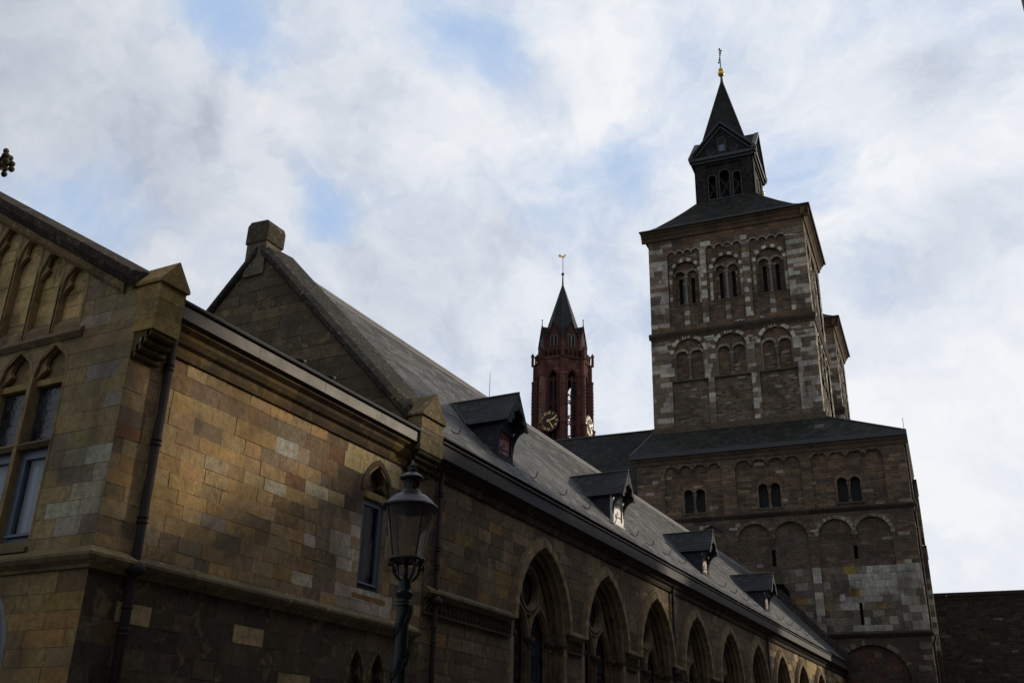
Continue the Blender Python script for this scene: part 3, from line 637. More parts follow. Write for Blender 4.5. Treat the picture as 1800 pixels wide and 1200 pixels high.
# downpipe with hopper, collars and the step round the string course
def downpipe(parent, y, ztop, zs, x=.085, r=.058):
    mb = MB()
    path = [(x, y, ztop), (x, y, .2)]
    mb.tube(path, r, 12)
    mb.lathe((x, y, ztop - .12), [(r, 0), (r + .03, .03), (r + .035, .14), (r + .06, .2), (r + .06, .26)], 12)
    for z in (ztop - .55, ztop - .62, ztop - 1.7, ztop - 1.77, zs + .60, zs + .53, zs - .62, zs - .9, zs - .97, zs - 2.2):
        if z > .3: mb.lathe((x, y, z), [(r, -.02), (r + .012, -.012), (r + .012, .012), (r, .02)], 12)
    mb.lathe((x, y, zs - .16), [(r + .01, -.03), (r + .085, .0), (r + .10, .05), (r + .03, .15)], 12)
    return mb.build('downpipe', 'pipe', parent, smooth=True)
downpipe(A, YA + .66, 7.62, 4.2, r=.066)

mb = MB(); mb.tube([(.022, 16.55, 4.0), (.022, 16.55, 2.6), (.022, 16.57, .3)], .009, 5)
for z in (3.7, 3.0, 2.3): mb.ball((.025, 16.55, z), .022, 5)
mb.build('cable', 'black', A)

BLEND[0] = .25
# ================================================================== CLOISTER WING
B = root('cloister_wing', (0, YG, 0), 'long stone cloister wing with grey slate roof, four dormers and a row of pointed arches', 'building')
YE = 61.6; RX, RZ = -4.6, 13.28
roof_z = lambda x: 8.25 - (x - .2) * 1.048
gB = lambda z: (-9.2 if z < 8.3 else -9.2 + (z - 8.3) / 1.07, 0.0 if z < 8.3 else -(z - 8.3) / 1.07)
rng = random.Random(11)
mb = MB(); masonry(mb, PY(YG), rows(rng, 5.5, 13.25, .26, .31, [8.3]), segs(gB), .45, .95, lambda u, z, r: pick(r, [(3, (.105, .086, .058)), (3, (.085, .069, .047)), (1.6, (.12, .094, .058)), (.6, (.15, .115, .066)), (.25, (.20, .17, .13))]) if z < 12.6 else (.27, .20, .115), rng)
mb.build('gable_wall', ['wing', 'mortar_dark'], B)
# coping of the gable
mb = MB(); n = 9
for sg in (0, 1):
    fx = (lambda x: x) if sg == 0 else (lambda x: -9.2 - x)
    for k in range(n):
        x0 = .02 - k * 4.55 / n; x1 = .02 - (k + 1) * 4.55 / n + .008; zf = lambda x: 8.34 - x * 1.068
        mb.ext([(-.07, -.04), (-.12, .02), (-.12, .16), (.05, .30), (1.05, .40), (1.10, .34), (1.10, -.04)], lambda y, z: (fx(x0), YG + y, zf(x0) + z), lambda y, z: (fx(x1), YG + y, zf(x1) + z), col=pick(rng, [(2, (.034, .031, .028)), (1, (.044, .039, .034)), (1, (.028, .026, .024))]))
mb.build('gable_coping', 'coping', B)
mb = MB()
mb.box(-5.04, -4.42, YG - .06, YG + .50, 12.6, 13.50, col=(.13, .115, .085)); mb.ext([(-5.07, 13.502), (-4.39, 13.502), (-4.38, 13.92), (-4.44, 14.06), (-4.96, 14.10), (-5.06, 14.0)], lambda x, z: (x, YG - .09, z), lambda x, z: (x, YG + .53, z), col=(.062, .055, .040))
mb.ext([(-5.17, 12.2), (-4.25, 12.2), (-4.25, 13.1), (-5.02, 13.1)], lambda x, z: (x, YG - .0, z), lambda x, z: (x, YG + .48, z), col=(.10, .09, .068))
mb.build('apex_stone', 'coping', B)
kneeler(B, YG + .02, YG + .88, .37, 7.62, 8.34, 8.92, -.8, (.20, .16, .10))
# wall with ten pointed openings
ARCH_Y = [22.30 + 4.0 * k for k in range(10)]; AW, AZS, AZA = 1.36, 5.0, 6.86
ops = [o_arch(y, AW + .16, 1.2, AZS, AZA + .14) for y in ARCH_Y]
def col_wing(u, z, r):
    g = math.exp(-((u - 19.3) / 2.0) ** 2 - ((z - 5.5) / .7) ** 2); far = min(1.0, max(0.0, (u - 44.0) / 6)); peel = math.exp(-((z - 7.1) / .5) ** 2) * (1 if 20.5 < u < 29 else .3)  # far: sunlight on the end bays put into the stone colours
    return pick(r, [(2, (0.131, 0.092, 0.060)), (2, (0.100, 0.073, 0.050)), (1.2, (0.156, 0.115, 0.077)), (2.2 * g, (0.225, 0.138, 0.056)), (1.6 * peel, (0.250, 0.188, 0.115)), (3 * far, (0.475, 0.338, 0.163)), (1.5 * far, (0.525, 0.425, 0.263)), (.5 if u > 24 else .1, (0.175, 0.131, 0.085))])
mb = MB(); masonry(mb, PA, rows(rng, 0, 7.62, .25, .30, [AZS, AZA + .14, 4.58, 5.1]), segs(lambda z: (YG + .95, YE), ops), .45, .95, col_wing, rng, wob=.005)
mb.build('arcade_wall', ['wing', 'mortar_dark'], B)
mb = MB(); mb.face([(-9.2, YG, 0), (-9.2, YE, 0), (-9.2, YE, 8.3), (-9.2, YG, 8.3)]); mb.face([(-1.4, YG + 1, 0), (-1.4, YE, 0), (-1.4, YE, 8.3), (-1.4, YG + 1, 8.3)]); mb.build('inner_wall', 'dark', B)
# one traceried arch, copied ten times
def make_arch():
    y = ARCH_Y[0]; P = PA
    mb = MB(); mb.col = (.20, .155, .105)
    band(mb, P, arch_line(y, AW + .07, AZS, AZA + .05, 16), arch_line(y, AW + .23, AZS - .02, AZA + .27, 16), -.02, .15, colf=lambda i: pick(rng, [(1, (.24, .19, .125)), (1, (.19, .145, .095)), (.6, (.28, .225, .15))]))
    band(mb, P, arch_line(y, AW + .15, AZS, AZA + .15, 16), arch_line(y, AW + .27, AZS - .02, AZA + .33, 16), -.02, .085)
    o = mb.build('arched_window', 'trim', B)
    mb = MB()
    for k, (w0, w1, d0, d1) in enumerate([(.00, .175, -.20, .003), (-.10, .02, -.34, -.13), (-.19, -.08, -.48, -.27)]):
        c = [(.21, .16, .11), (.16, .12, .082), (.14, .105, .072)][k]
        band(mb, P, jamb_line(y, AW + w0, .9, AZS, AZA + w0 * 1.25, 16), jamb_line(y, AW + w1, .9, AZS, AZA + w1 * 1.25, 16), d0, d1, colf=lambda i: pick(rng, [(1, c)]))
        ln = arch_line(y, AW + w0 + .015, AZS, AZA + w0 * 1.25 + .015, 16); mb.tube([P(a, z, d1 - .03) for a, z in ln], .045, 6, col=c)
    mb.build('arch_orders', 'trim', o)
    # tracery plate: oculus over two lancets
    mb = MB(); mb.col = (.20, .155, .11); wi = AW - .19; d = -.36
    for s in (-1, 1):
        uc = y + s * wi / 2
        for wa, wb, d0, d1 in ((wi / 2 - .10, wi / 2 + .035, d - .10, d + .03), (wi / 2 - .055, wi / 2 - .005, d, d + .07)):
            band(mb, P, jamb_line(uc, wa, .9, 4.72, 5.58 + (wa - wi / 2) * 1.4, 12), jamb_line(uc, wb, .9, 4.72, 5.58 + (wb - wi / 2) * 1.4, 12), d0, d1, back=True)
    circ = lambda r: [(y + r * cos(2 * pi * k / 28), 5.93 + r * 1.05 * sin(2 * pi * k / 28)) for k in range(29)]
    band(mb, P, circ(.42), circ(.60), d - .10, d + .03, back=True); band(mb, P, circ(.46), circ(.52), d + .03, d + .075)
    sol = arch_line(y, wi + .02, AZS, AZA - .22, 16)
    # solid spandrels round the oculus
    top = [(y + .60 * cos(t), 5.93 + .63 * sin(t)) for t in [pi + .45 - (pi + .9) * k / (len(sol) - 1) for k in range(len(sol))]]
    band(mb, P, top, sol, d - .10, d - .01, back=True)
    mb.build('tracery', 'trim', o)
    for uc in (y - wi + .02, y, y + wi - .02, y + AW - .03, y - AW + .03, y + AW + .10):
        mb = MB(); dd = -.30 if abs(uc - y) < wi + .01 else -.11
        mb.tube([P(uc, .9, dd), P(uc, 4.55, dd)], .052, 8, col=(.12, .09, .065))
        mb.lathe(P(uc, 4.50, dd), [(.055, 0), (.085, .02), (.07, .05), (.10, .14), (.15, .20), (.15, .26)], 10, col=(.085, .062, .045))
        for k in range(6): mb.ball(P(uc + .11 * cos(k * 1.05), 4.66, dd + .11 * sin(k * 1.05)), .045, 4, col=(.07, .052, .04))
        mb.build('colonnette', 'trim', o)
    mb = MB(); sheet(mb, P, jamb_line(y, AW, .9, AZS, AZA, 10), -.50)
    for z in (1.6, 2.3, 3.0, 3.7, 4.4, 5.1): mb.box(-.499, -.47, y - wi, y + wi, z - .012, z + .012, 1)
    mb.build('glazing', ['leaded_y', 'black'], o)
    return o
arch0 = make_arch()
for k, y in enumerate(ARCH_Y[1:]): copy_tree(arch0, B, (0, y - ARCH_Y[0], 0))
# string course, zigzag frieze and the sheltered piers between the arches
mb = MB(); prof = [(-.02, 4.88), (.05, 4.88), (.10, 4.93), (.17, 4.97), (.17, 5.02), (.02, 5.12), (-.02, 5.12)]
pieces = [(YG + 1.0, ARCH_Y[0] - AW - .24)] + [(a + AW + .24, b - AW - .24) for a, b in zip(ARCH_Y, ARCH_Y[1:])] + [(ARCH_Y[-1] + AW + .24, YE)]
for a, b in pieces:
    mb = MB(); mb.ext(prof, lambda o, z: PA(a, z, o), lambda o, z: PA(b, z, o), col=pick(rng, [(1, (.16, .13, .09))])); mb.build('string_course', 'trim', B)
for a, b in pieces:
    mb = MB(); mb.col = (.07, .055, .04)
    mb.box(-.02, .035, a, b, 4.60, 4.878); mb.box(-.02, .075, a, b, 4.56, 4.60)
    n = max(1, int((b - a) / .16)); st = (b - a) / n
    for k in range(n):
        y0 = a + k * st
        for q in (0, 1):
            za, zb = (4.64, 4.75) if q == 0 else (4.75, 4.86)
            mb.tube([(.05, y0, za), (.062, y0 + st / 2, zb), (.05, y0 + st, za)], .016, 5)
    mb.build('zigzag_frieze', 'trim', B)
# eaves frieze, gutter
mb = MB(); prof = [(-.02, 7.36), (.05, 7.36), (.08, 7.44), (.08, 7.50), (.16, 7.60), (.20, 7.70), (-.02, 7.70)]
for k in range(46): mb.ext(prof, lambda o, z, k=k: PA(YG + 1 + k * .97, z, o), lambda o, z, k=k: PA(YG + 1.965 + k * .97, z, o), col=pick(rng, [(2, (.06, .045, .034)), (1, SOOT)]))
for k in range(440): mb.ball((.10, YG + 1.05 + k * .101, 7.55), .04, 4, col=(.05, .038, .03))
mb.build('eaves_frieze', 'trim', B)
mb = MB()
for k in range(23): mb.box(-.1, .32, YG + .93 + k * 1.962, YG + 2.882 + k * 1.962, 7.70, 8.0, col=(.1, .1, .1))
g = mb.build('gutter', 'zincdark', B)
mb = MB(); mb.tube([(.335, YG + .93, 8.02), (.335, YE - .1, 8.02)], .03, 8); mb.build('gutter_rim', 'zincdark', g)
for y in (17.35, 31.95, 44.05): downpipe(B, y, 7.62, 4.95, r=.052)
# slate roof in courses: each course tilts over the one below
mb = MB(); nr = 44; ny = 56; rq = random.Random(77)
sag = [rq.uniform(-.003, .003) - .02 * sin(k * .37) for k in range(ny + 1)]
for sg in (0, 1):
    fx = (lambda x: x) if sg == 0 else (lambda x: -9.2 - x)
    for k in range(nr):
        x0 = .27 + (RX - .27) * k / nr; x1 = .27 + (RX - .27) * (k + 1) / nr
        e0 = []; e1 = []; eb = []
        for q in range(ny + 1):
            y = YG + .95 + (YE - YG - .95) * q / ny; s_ = sag[q] * sin(pi * min(1, (k + 1) / nr)) * (1 if sg == 0 else .5); t = .022 + rq.uniform(-.0025, .003)
            e0.append((fx(x0 + .723 * t), y, roof_z(x0) + .69 * t + s_)); eb.append((fx(x0), y, roof_z(x0) - .012 + s_)); e1.append((fx(x1), y, roof_z(x1) + s_))
        for q in range(ny):
            mb.face([e0[q], e0[q + 1], e1[q + 1], e1[q]]); mb.face([e0[q], e0[q + 1], eb[q + 1], eb[q]])
rf = mb.build('roof', 'slate', B)
mb = MB()
for k in range(30): mb.tube([(RX, YG + .9 + k * 1.5, RZ + .0), (RX, YG + 2.39 + k * 1.5, RZ + .0)], .085, 8)
mb.box(RX - .02, RX + .17, YG + .9, YE, RZ - .19, RZ - .10, xf=lambda x, y, z: (x, y, z)); mb.build('ridge', 'leadlight', rf)
mb = MB(); mb.tube([(RX + .3, 27.0, 12.9), (RX + .3, 27.0, 14.05)], .009, 6); mb.build('lightning_rod', 'lead', rf)
# far coping against the church
mb = MB()
mb.ext([(.35, roof_z(.35) - .5), (.35, roof_z(.35) + .45), (-3.2, roof_z(-3.2) + .62), (-3.2, roof_z(-3.2) - .5)], lambda x, z: (x, YE - .75, z), lambda x, z: (x, YE + .1, z), col=(.035, .034, .034))
mb.build('end_coping', 'coping', B)
# dormers
def make_dormer():
    y = 0.0; xd = -.36; zb, zt, ze, zr = 8.84, 9.74, 9.68, 10.52; hw = .40; he = .53; xf_ = .04
    sx = lambda z: .2 - (z - 8.25) / 1.048
    mb = MB()
    for s in (-1, 1): mb.face([(xd, s * hw, zb - .1), (xd, s * hw, zt), (sx(zt), s * hw, zt)])
    mb.face([(xd - .06, -hw, zb - .1), (xd - .06, hw, zb - .1), (xd - .06, hw, zt), (xd - .06, -hw, zt)]); mb.face([(xd - .06, -hw, zt), (xd - .06, hw, zt), (sx(zt), hw, zt), (sx(zt), -hw, zt)])
    D = mb.build('dormer', 'slate_x', B, off=(0, 0, 0))
    mb = MB()
    for s in (-1, 1):
        n = 11
        for k in range(n):
            ya, yb = s * (he - he * k / n), s * (he - he * (k + 1) / n); za, zb2 = ze + (zr - ze) * k / n, ze + (zr - ze) * (k + 1) / n
            lift = .008
            mb.face([(xf_, ya + s * lift, za + lift * .5), (sx(za) - .02, ya + s * lift, za + lift * .5), (sx(zb2) - .02, yb, zb2), (xf_, yb, zb2)])
            mb.face([(xf_, ya + s * lift, za + lift * .5), (sx(za), ya + s * lift, za + lift * .5), (sx(za), ya, za - .004), (xf_, ya, za - .004)])
        mb.face([(xf_, s * (he - .03), ze - .02), (sx(ze), s * (he - .03), ze - .02), (sx(zr), 0, zr - .05), (xf_, 0, zr - .05)])
        mb.face([(xf_, s * (he - .03), ze - .02), (sx(ze), s * (he - .03), ze - .02), (sx(ze), s * (he + .014), ze + .007), (xf_, s * (he + .014), ze + .007)])
    mb.build('dormer_roof', 'slate_x', D)
    mb = MB(); mb.tube([(xf_ + .01, 0, zr + .012), (sx(zr), 0, zr + .012)], .03, 8)
    for s in (-1, 1): mb.tube([(sx(ze) + .02, s * (he + .02), ze + .02), (sx(zr) + .02, 0, zr + .03)], .022, 6)
    mb.build('lead_flashing', 'lead', D)
    # door frame and planked shutter
    mb = MB(); Pd = PX(xd)
    band(mb, Pd, [(-.30, zb + .1), (-.30, 9.50), (.30, 9.50), (.30, zb + .1), (-.30, zb + .1)], [(-hw - .01, zb - .04), (-hw - .01, zt + .02), (hw + .01, zt + .02), (hw + .01, zb - .04), (-hw - .01, zb - .04)], -.06, .05)
    mb.face([Pd(-he + .06, ze - .0, -.012), Pd(he - .06, ze, -.012), Pd(0, zr - .06, -.012)]); mb.box(xd - .02, xd + .09, -.43, .43, zb - .07, zb - .035)
    for s in (-1, 1):
        for z in (zb + .02, 9.60): mb.ball((xd + .055, s * .35, z), .014, 4)
    mb.build('door_frame', 'dormpaint', D)
    mb = MB()
    for k in range(3): mb.box(xd - .03, xd + .012, -.298 + k * .2, -.106 + k * .2, zb + .102, 9.498)
    sh = mb.build('shutter', 'red_door', D)
    mb = MB()
    for z in (zb + .24, 9.38): mb.box(xd + .014, xd + .026, -.22, .29, z - .018, z + .018); mb.box(xd + .014, xd + .03, -.15, -.12, z - .07, z + .07)
    for q in ((0, 9.24), (-.035, 9.17), (.035, 9.17)): mb.tube([(xd + .012, q[0], q[1]), (xd + .017, q[0], q[1])], .034, 8)
    mb.build('strap_hinge', 'black', sh)
    # cut-out bargeboards and curved brackets
    mb = MB(); Pb = PX(xf_)
    for s in (-1, 1):
        out = [(s * (he + .015) * (1 - t), ze - .06 + (zr - ze + .06) * t) for t in [k / 12 for k in range(13)]]
        wv = [.07, .16, .10, .20, .12, .08, .17, .22, .26, .14, .10, .10, .12]
        inn = [(s * max(abs(a) - wv[k] * .88, 0.0), b - wv[k] * .36 - (.12 if k > 10 else 0)) for k, (a, b) in enumerate(out)]
        band(mb, Pb, inn, out, -.035, .012, back=True)
        # bracket
        arc = [(xd + .05 + .36 * (1 - cos(t)), 9.10 + .52 * sin(t)) for t in [pi / 2 * k / 8 for k in range(9)]]
        otr = [(xd + .01 + .40 * k / 8 * (k / 8), 9.22 + .50 * min(1, k / 5)) for k in range(9)]
        Py = lambda x, z, d=0.0: (x, s * .40 + d, z)
        band(mb, Py, arc, otr, -.03, .03, back=True)
        mb.box(xd, xf_, s * .40 - .035, s * .40 + .035, 9.62, 9.70)
        for q in ((.02, 9.60), (.1, 9.64)): mb.ball((xd + .3 + q[0], s * .40, q[1]), .02, 4)
    mb.build('bargeboard', 'dormpaint', D)
    return D
d0 = make_dormer()
DY = [20.86, 28.30, 37.05, 46.15]
d0.location = (0, DY[0] - YG, 0)
ALT = {1: 'pale_door', 2: 'patchy_door'}  # second dormer: pale shutter, white frame; third: red shutter with pale patches
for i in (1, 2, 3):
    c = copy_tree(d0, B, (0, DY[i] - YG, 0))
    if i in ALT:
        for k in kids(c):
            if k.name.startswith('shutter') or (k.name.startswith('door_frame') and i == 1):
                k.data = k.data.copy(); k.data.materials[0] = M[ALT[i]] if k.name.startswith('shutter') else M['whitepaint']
                if k.name.startswith('shutter'): k['label'] = 'pale shutter with dark strap hinges' if i == 1 else 'peeling red and white shutter'
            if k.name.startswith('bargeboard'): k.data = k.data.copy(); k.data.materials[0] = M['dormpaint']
# snow hooks
mb = MB(); nrm = V((.723, 0, .69)); dn = V((.69, 0, -.723))
mb.tube([nrm * .02 - dn * .10, nrm * .035 + dn * .04, dn * .11 + nrm * .06, dn * .13 + nrm * .12, dn * .10 + nrm * .19, dn * .06 + nrm * .25], .013, 6)
hk = mb.build('roof_hook', 'black', B, off=(0, 0, 0), loc=(-.2, 18.16 - YG, roof_z(-.2)))
for y in (20.1, 22.0, 23.8, 25.4, 27.3, 29.1, 30.5, 32.1, 33.7, 35.6, 38.5, 40.0, 41.8, 43.4, 45.0, 47.6, 49.4, 51.2, 53.0, 55.0):
    c = hk.copy(); COL.objects.link(c); c.parent = B; c.location = (-.2, y - YG, roof_z(-.2))

# ================================================================== CHURCH
C = root('church', (0, 62.2, 0), 'large romanesque church with square striped stone tower, slate spirelet and second tower behind', 'church', rz=radians(5), local=True)
P0 = PY(0.0); rng = random.Random(21)
BRN = [(3, (.146, .097, .066)), (2.4, (.116, .084, .061)), (1.6, (.182, .121, .078)), (1.2, (.081, .065, .054)), (.6, (.209, .146, .084)), (.5, (.057, .049, .043)), (.18, (.351, .304, .243))]
DRK = [(3, (.089, .068, .051)), (2, (.115, .081, .059)), (1.5, (.068, .054, .045)), (.7, (.142, .101, .068)), (.15, (.324, .284, .230))]
def o_bay(u0, u1, z0, zs, n, rise=None, gap=.10):
    """panel whose head is scalloped into n small round arches"""
    w = (u1 - u0) / n; r = w / 2 - gap / 2; fs = [hw_arch(r, zs, zs + (rise or r)) for _ in range(n)]; zt = zs + (rise or r)
    def f(a, b):
        m_ = (a + b) / 2
        if m_ < z0 or m_ > zt: return []
        if m_ < zs - .02 and rise is None: return [(u0, u0, u1, u1)]
        if m_ < zs - .35: return [(u0, u0, u1, u1)]
        return [(u0 + w * (i + .5) - fs[i](a), u0 + w * (i + .5) - fs[i](b), u0 + w * (i + .5) + fs[i](a), u0 + w * (i + .5) + fs[i](b)) for i in range(n)]
    return f
def voussoirs(mb, P, uc, r0, r1, zs, d0, d1, n, colf, t0=0.0):
    for k in range(n):
        ts = [pi - t0 - (pi - 2 * t0) * (k + q) / n for q in (.02, .5, .98)]
        A_ = [(uc + r0 * cos(t), zs + r0 * sin(t)) for t in ts]; B_ = [(uc + r1 * cos(t), zs + r1 * sin(t)) for t in ts]
        band(mb, P, A_, B_, d0, d1, colf=lambda i, k=k: colf(k))
def column(mb, P, u, z0, z1, d, r, col=(.30, .27, .23)):
    mb.tube([P(u, z0 + .2, d), P(u, z1 - .42, d)], r, 10, col=col)
    x, y, _ = P(u, z0, d); mb.lathe((x, y, z0), [(r * 1.9, 0), (r * 1.9, .08), (r * 1.5, .12), (r * 1.6, .17), (r, .22)], 10, col=col)
    mb.lathe((x, y, z1 - .45), [(r, 0), (r * 1.2, .03), (r * 1.1, .06), (r * 1.9, .30), (r * 2.0, .32)], 10, col=col); mb.box(x - r * 2.1, x + r * 2.1, y - r * 2.1, y + r * 2.1, z1 - .13, z1, col=col)
UW = [(-8.33, 'A'), (-3.54, 'B'), (1.28, 'C')]
bays = [(-10.25, -6.45), (-5.58, -1.45), (-.84, 3.46)]
ZC = 17.38
def col_c0(u, z, r):
    if z > 17.2: return pick(r, BRN)
    if z > 13.75: return pick(r, BRN if u > -.9 and r.random() < .3 else DRK) if r.random() > .06 else (0.336, 0.302, 0.246)
    if z > 9.95:
        if u > -1.25: return pick(r, [(3, (0.370, 0.347, 0.297)), (2, (0.297, 0.280, 0.235)), (1.0, (0.151, 0.123, 0.095)), (.5, (0.235, 0.151, 0.062)), (.5, (0.078, 0.062, 0.048))])
        return pick(r, [(1, (0.246, 0.224, 0.185)), (2, (0.134, 0.106, 0.078)), (2, (0.084, 0.065, 0.048)), (.6, (0.202, 0.118, 0.045))])
    return pick(r, [(3, (0.067, 0.049, 0.038)), (2, (0.084, 0.062, 0.047)), (.4, (0.213, 0.190, 0.146))])
def col_c1(u, z, r):
    if z > 17.2: return pick(r, BRN)
    if z > 13.75: return pick(r, DRK)
    if z > 9.95:
        if u > .4 and z > 12.2: return pick(r, [(4, (0.381, 0.364, 0.314)), (1.2, (0.286, 0.269, 0.224)), (.3, (0.134, 0.112, 0.084))]) if u > 1.0 or r.random() < .5 else (0.263, 0.168, 0.056)
        if 12.0 < z < 12.45: return pick(r, [(3, (0.112, 0.090, 0.073)), (1, (0.224, 0.202, 0.168))])
        if u > 0: return pick(r, [(3, (0.336, 0.319, 0.269)), (2, (0.224, 0.202, 0.162)), (1.5, (0.134, 0.106, 0.078)), (.6, (0.224, 0.140, 0.050)), (.7, (0.067, 0.056, 0.045))])
        return pick(r, [(1.6, (0.224, 0.202, 0.162)), (2, (0.140, 0.112, 0.084)), (2, (0.078, 0.063, 0.048)), (.8, (0.213, 0.129, 0.050))])
    return pick(r, [(3, (0.065, 0.047, 0.037)), (2, (0.081, 0.058, 0.045)), (1.0, (0.095, 0.043, 0.031)), (.3, (0.134, 0.112, 0.090))])
front = [o_bay(a, b, ZC + .10, 20.40, 4) for a, b in bays] + [o_bay(a, b, 9.98, 15.62, 2, 1.02) for a, b in ((-10.6, -6.3), (-5.75, -1.35), (-.85, 3.45))] + [o_arch(1.45, 2.05, 0, 7.15, 9.2)]
lim = lambda z: (-12.1, 4.75)
mb = MB()
zsb = [z for k in range(7) for z in (20.40 + .068 * k, 15.62 + .145 * k, 7.15 + .29 * k)]
masonry(mb, P0, rows(rng, 0, 9.7, .34, .44, zsb) + rows(rng, 9.95, 13.75, .42, .52) + rows(rng, 13.75, 17.05, .2, .28, zsb) + rows(rng, ZC, 21.1, .17, .24, zsb), segs(lim, front), .35, .85, col_c0, rng, jit=.012, wob=.012, dep=.02, g=.008)
slits = [o_rect(-3.70, -3.46, 14.05, 14.95), o_rect(1.14, 1.38, 14.15, 15.1), o_rect(1.10, 1.28, 10.35, 11.75), o_arch(-3.55, .72, 10.6, 12.3, 13.02)]
lights = [o_arch(c + q, .315, 17.66, 18.93, 19.25) for c, _ in UW for q in (-.385, .385)]
P1 = PY(.17)
masonry(mb, P1, rows(rng, 5, 9.7, .34, .42) + rows(rng, 9.95, 13.75, .36, .50, [12.0, 12.45]) + rows(rng, 13.75, 17.05, .17, .25) + rows(rng, 17.35, 21.0, .16, .23, [17.66, 18.93, 19.25]), segs(lambda z: (-11.5, 4.0), slits + lights), .3, .8, col_c1, rng, jit=.012, wob=.012, dep=.02, g=.008)
# right-hand return with stepped body behind
PR = PX(4.75)
masonry(mb, PR, rows(rng, 0, 9.7, .36, .44) + rows(rng, 9.95, 17.05, .3, .42) + rows(rng, 17.35, 21.1, .2, .28), segs(lambda z: (0, 20.0)), .4, .9, col_c0, rng, jit=.02, wob=.015, dep=.02)
W = mb.build('westwork_wall', ['rubble', 'mortar_pale'], C)
mb = MB(); mb.face([(-12.09, .1, 0), (-12.09, 16, 0), (-12.09, 16, 21), (-12.09, .1, 21)], col=(.07, .055, .04)); mb.face([(-11.6, .9, 0), (4.6, .9, 0), (4.6, .9, 21.2), (-11.6, .9, 21.2)], col=(.01, .01, .01)); mb.build('inner_wall', 'dark', C)
mb = MB(); tn = lambda k: pick(rng, [(1, (.125, .092, .062)), (1, (.10, .072, .05)), (.4, (.19, .15, .10))])
for a, b in bays:
    w = (b - a) / 4
    for i in range(4): voussoirs(mb, P0, a + w * (i + .5), w / 2 - .05, w / 2 + .07, 20.40, -.1, .02, 7, tn)
pl = lambda k: pick(rng, [(1.4, (.30, .275, .225)), (1, (.17, .14, .10)), (.8, (.10, .08, .06))])
for a, b, f in ((-5.75, -1.35, tn), (-.85, 3.45, pl)):
    w = (b - a) / 2
    for i in range(2): voussoirs(mb, P0, a + w * (i + .5), w / 2 - .05, w / 2 + .16, 15.62, -.12, .03, 13, f)
voussoirs(mb, P0, 1.45, 2.05, 2.32, 7.15, -.12, .02, 25, lambda k: pick(rng, [(1, (.20, .17, .12)), (1.6, (.06, .05, .04))]))
mb.build('arch_rings', 'rubble', W)
for c, _ in UW:
    mb = MB(); voussoirs(mb, P1, c, .84, 1.08, 18.93, -.03, .025, 15, lambda k: pick(rng, [(1, (.115, .075, .05)), (1, (.09, .062, .044))]))
    for q in (-.385, .385): voussoirs(mb, P1, c + q, .315, .44, 18.93, -.30, .03, 7, lambda k: (.165, .12, .08))
    for q in (-.74, .74): mb.box(c + q - .045, c + q + .045, .15, .45, 17.66, 18.93, col=(.155, .118, .08))
    column(mb, P1, c, 17.72, 18.95, -.13, .055, (.24, .205, .165)); mb.box(c - .85, c + .85, .10, .5, 17.56, 17.66, col=(.10, .08, .06)); mb.box(c - .09, c + .09, .15, .5, 18.93, 19.2, col=(.165, .12, .08))
    w_ = mb.build('twin_window', 'rubble', C)
    mb = MB(); mb.face([(c - .72, .52, 17.6), (c + .72, .52, 17.6), (c + .72, .52, 19.3), (c - .72, .52, 19.3)]); mb.build('pane', 'louvre', w_)
for (u0, u1, z0, z1) in ((-3.8, -3.36, 14, 15), (1.04, 1.5, 14.1, 15.2), (1.0, 1.4, 10.3, 11.8), (-4.4, -2.7, 10.5, 13.1)): mb = MB(); mb.face([(u0, .5, z0), (u1, .5, z0), (u1, .5, z1), (u0, .5, z1)]); mb.build('slit_window', 'dark', W)
mb = MB(); mb.box(.05, .36, .15, .172, 12.10 - .35, 12.15, col=(.42, .41, .40)); mb.build('pale_plaque', 'rubble', W)
# strings, cornice, downpipe at the right corner
for z, h, o, c in ((9.62, .34, .18, (.060, .045, .034)), (17.05, .33, .16, (.050, .038, .030))):
    mb = MB()
    for k in range(14):
        a, b = -12.2 + k * 1.218, -12.2 + (k + 1) * 1.218 - .008
        if k == 13: b = 4.75 + o
        pf = [(-.05, z), (.05, z), (o, z + h * .5), (o, z + h * .7), (.02, z + h), (-.05, z + h)]; cc = pick(rng, [(1, c)], .3)
        mb.ext(pf, lambda d, zz: P0(a, zz, d), lambda d, zz: P0(b, zz, d), col=cc)
    mb.ext(pf, lambda d, zz: PR(0, zz, d), lambda d, zz: PR(12, zz, d), col=c); mb.build('string_course', 'rubble', W)
mb = MB()
pf = [(-.05, 21.0), (.06, 21.0), (.10, 21.12), (.10, 21.2), (.22, 21.32), (.24, 21.44), (-.05, 21.44)]
mb.ext(pf, lambda d, zz: P0(-12.3, zz, d), lambda d, zz: P0(5.0, zz, d), col=(.10, .072, .05)); mb.ext(pf, lambda d, zz: PR(0, zz, d), lambda d, zz: PR(9.5, zz, d), col=(.10, .072, .05))
mb.build('eaves_cornice', 'rubble', W)
mb = MB(); mb.tube([(4.85, .35, 21.2), (4.85, .35, 17.6), (5.0, .35, 17.2), (4.86, .35, 16.8), (4.86, .35, 9.9), (5.02, .35, 9.6), (4.88, .35, 9.2), (4.88, .35, 1)], .06, 8); mb.build('downpipe', 'pipe', W, smooth=True)
mb = MB()
PB = PX(5.10)
for z0, z1, s1 in ((0, 16.6, 5.13), (17.3, 21.2, 5.09)):
    masonry(mb, PX(s1), rows(rng, z0, z1, .3, .4), segs(lambda z: (9.8, 14)), .4, .8, col_c0, rng, dep=.02); masonry(mb, PY(9.8), rows(rng, z0, z1, .3, .4), segs(lambda z: (4.7, s1)), .4, .8, col_c0, rng, dep=.02)
    mb.box(4.6, s1 + .04, 9.75, 14, z1, z1 + .14, col=(.05, .04, .03))
mb.build('buttress', ['rubble', 'mortar_dark'], C)
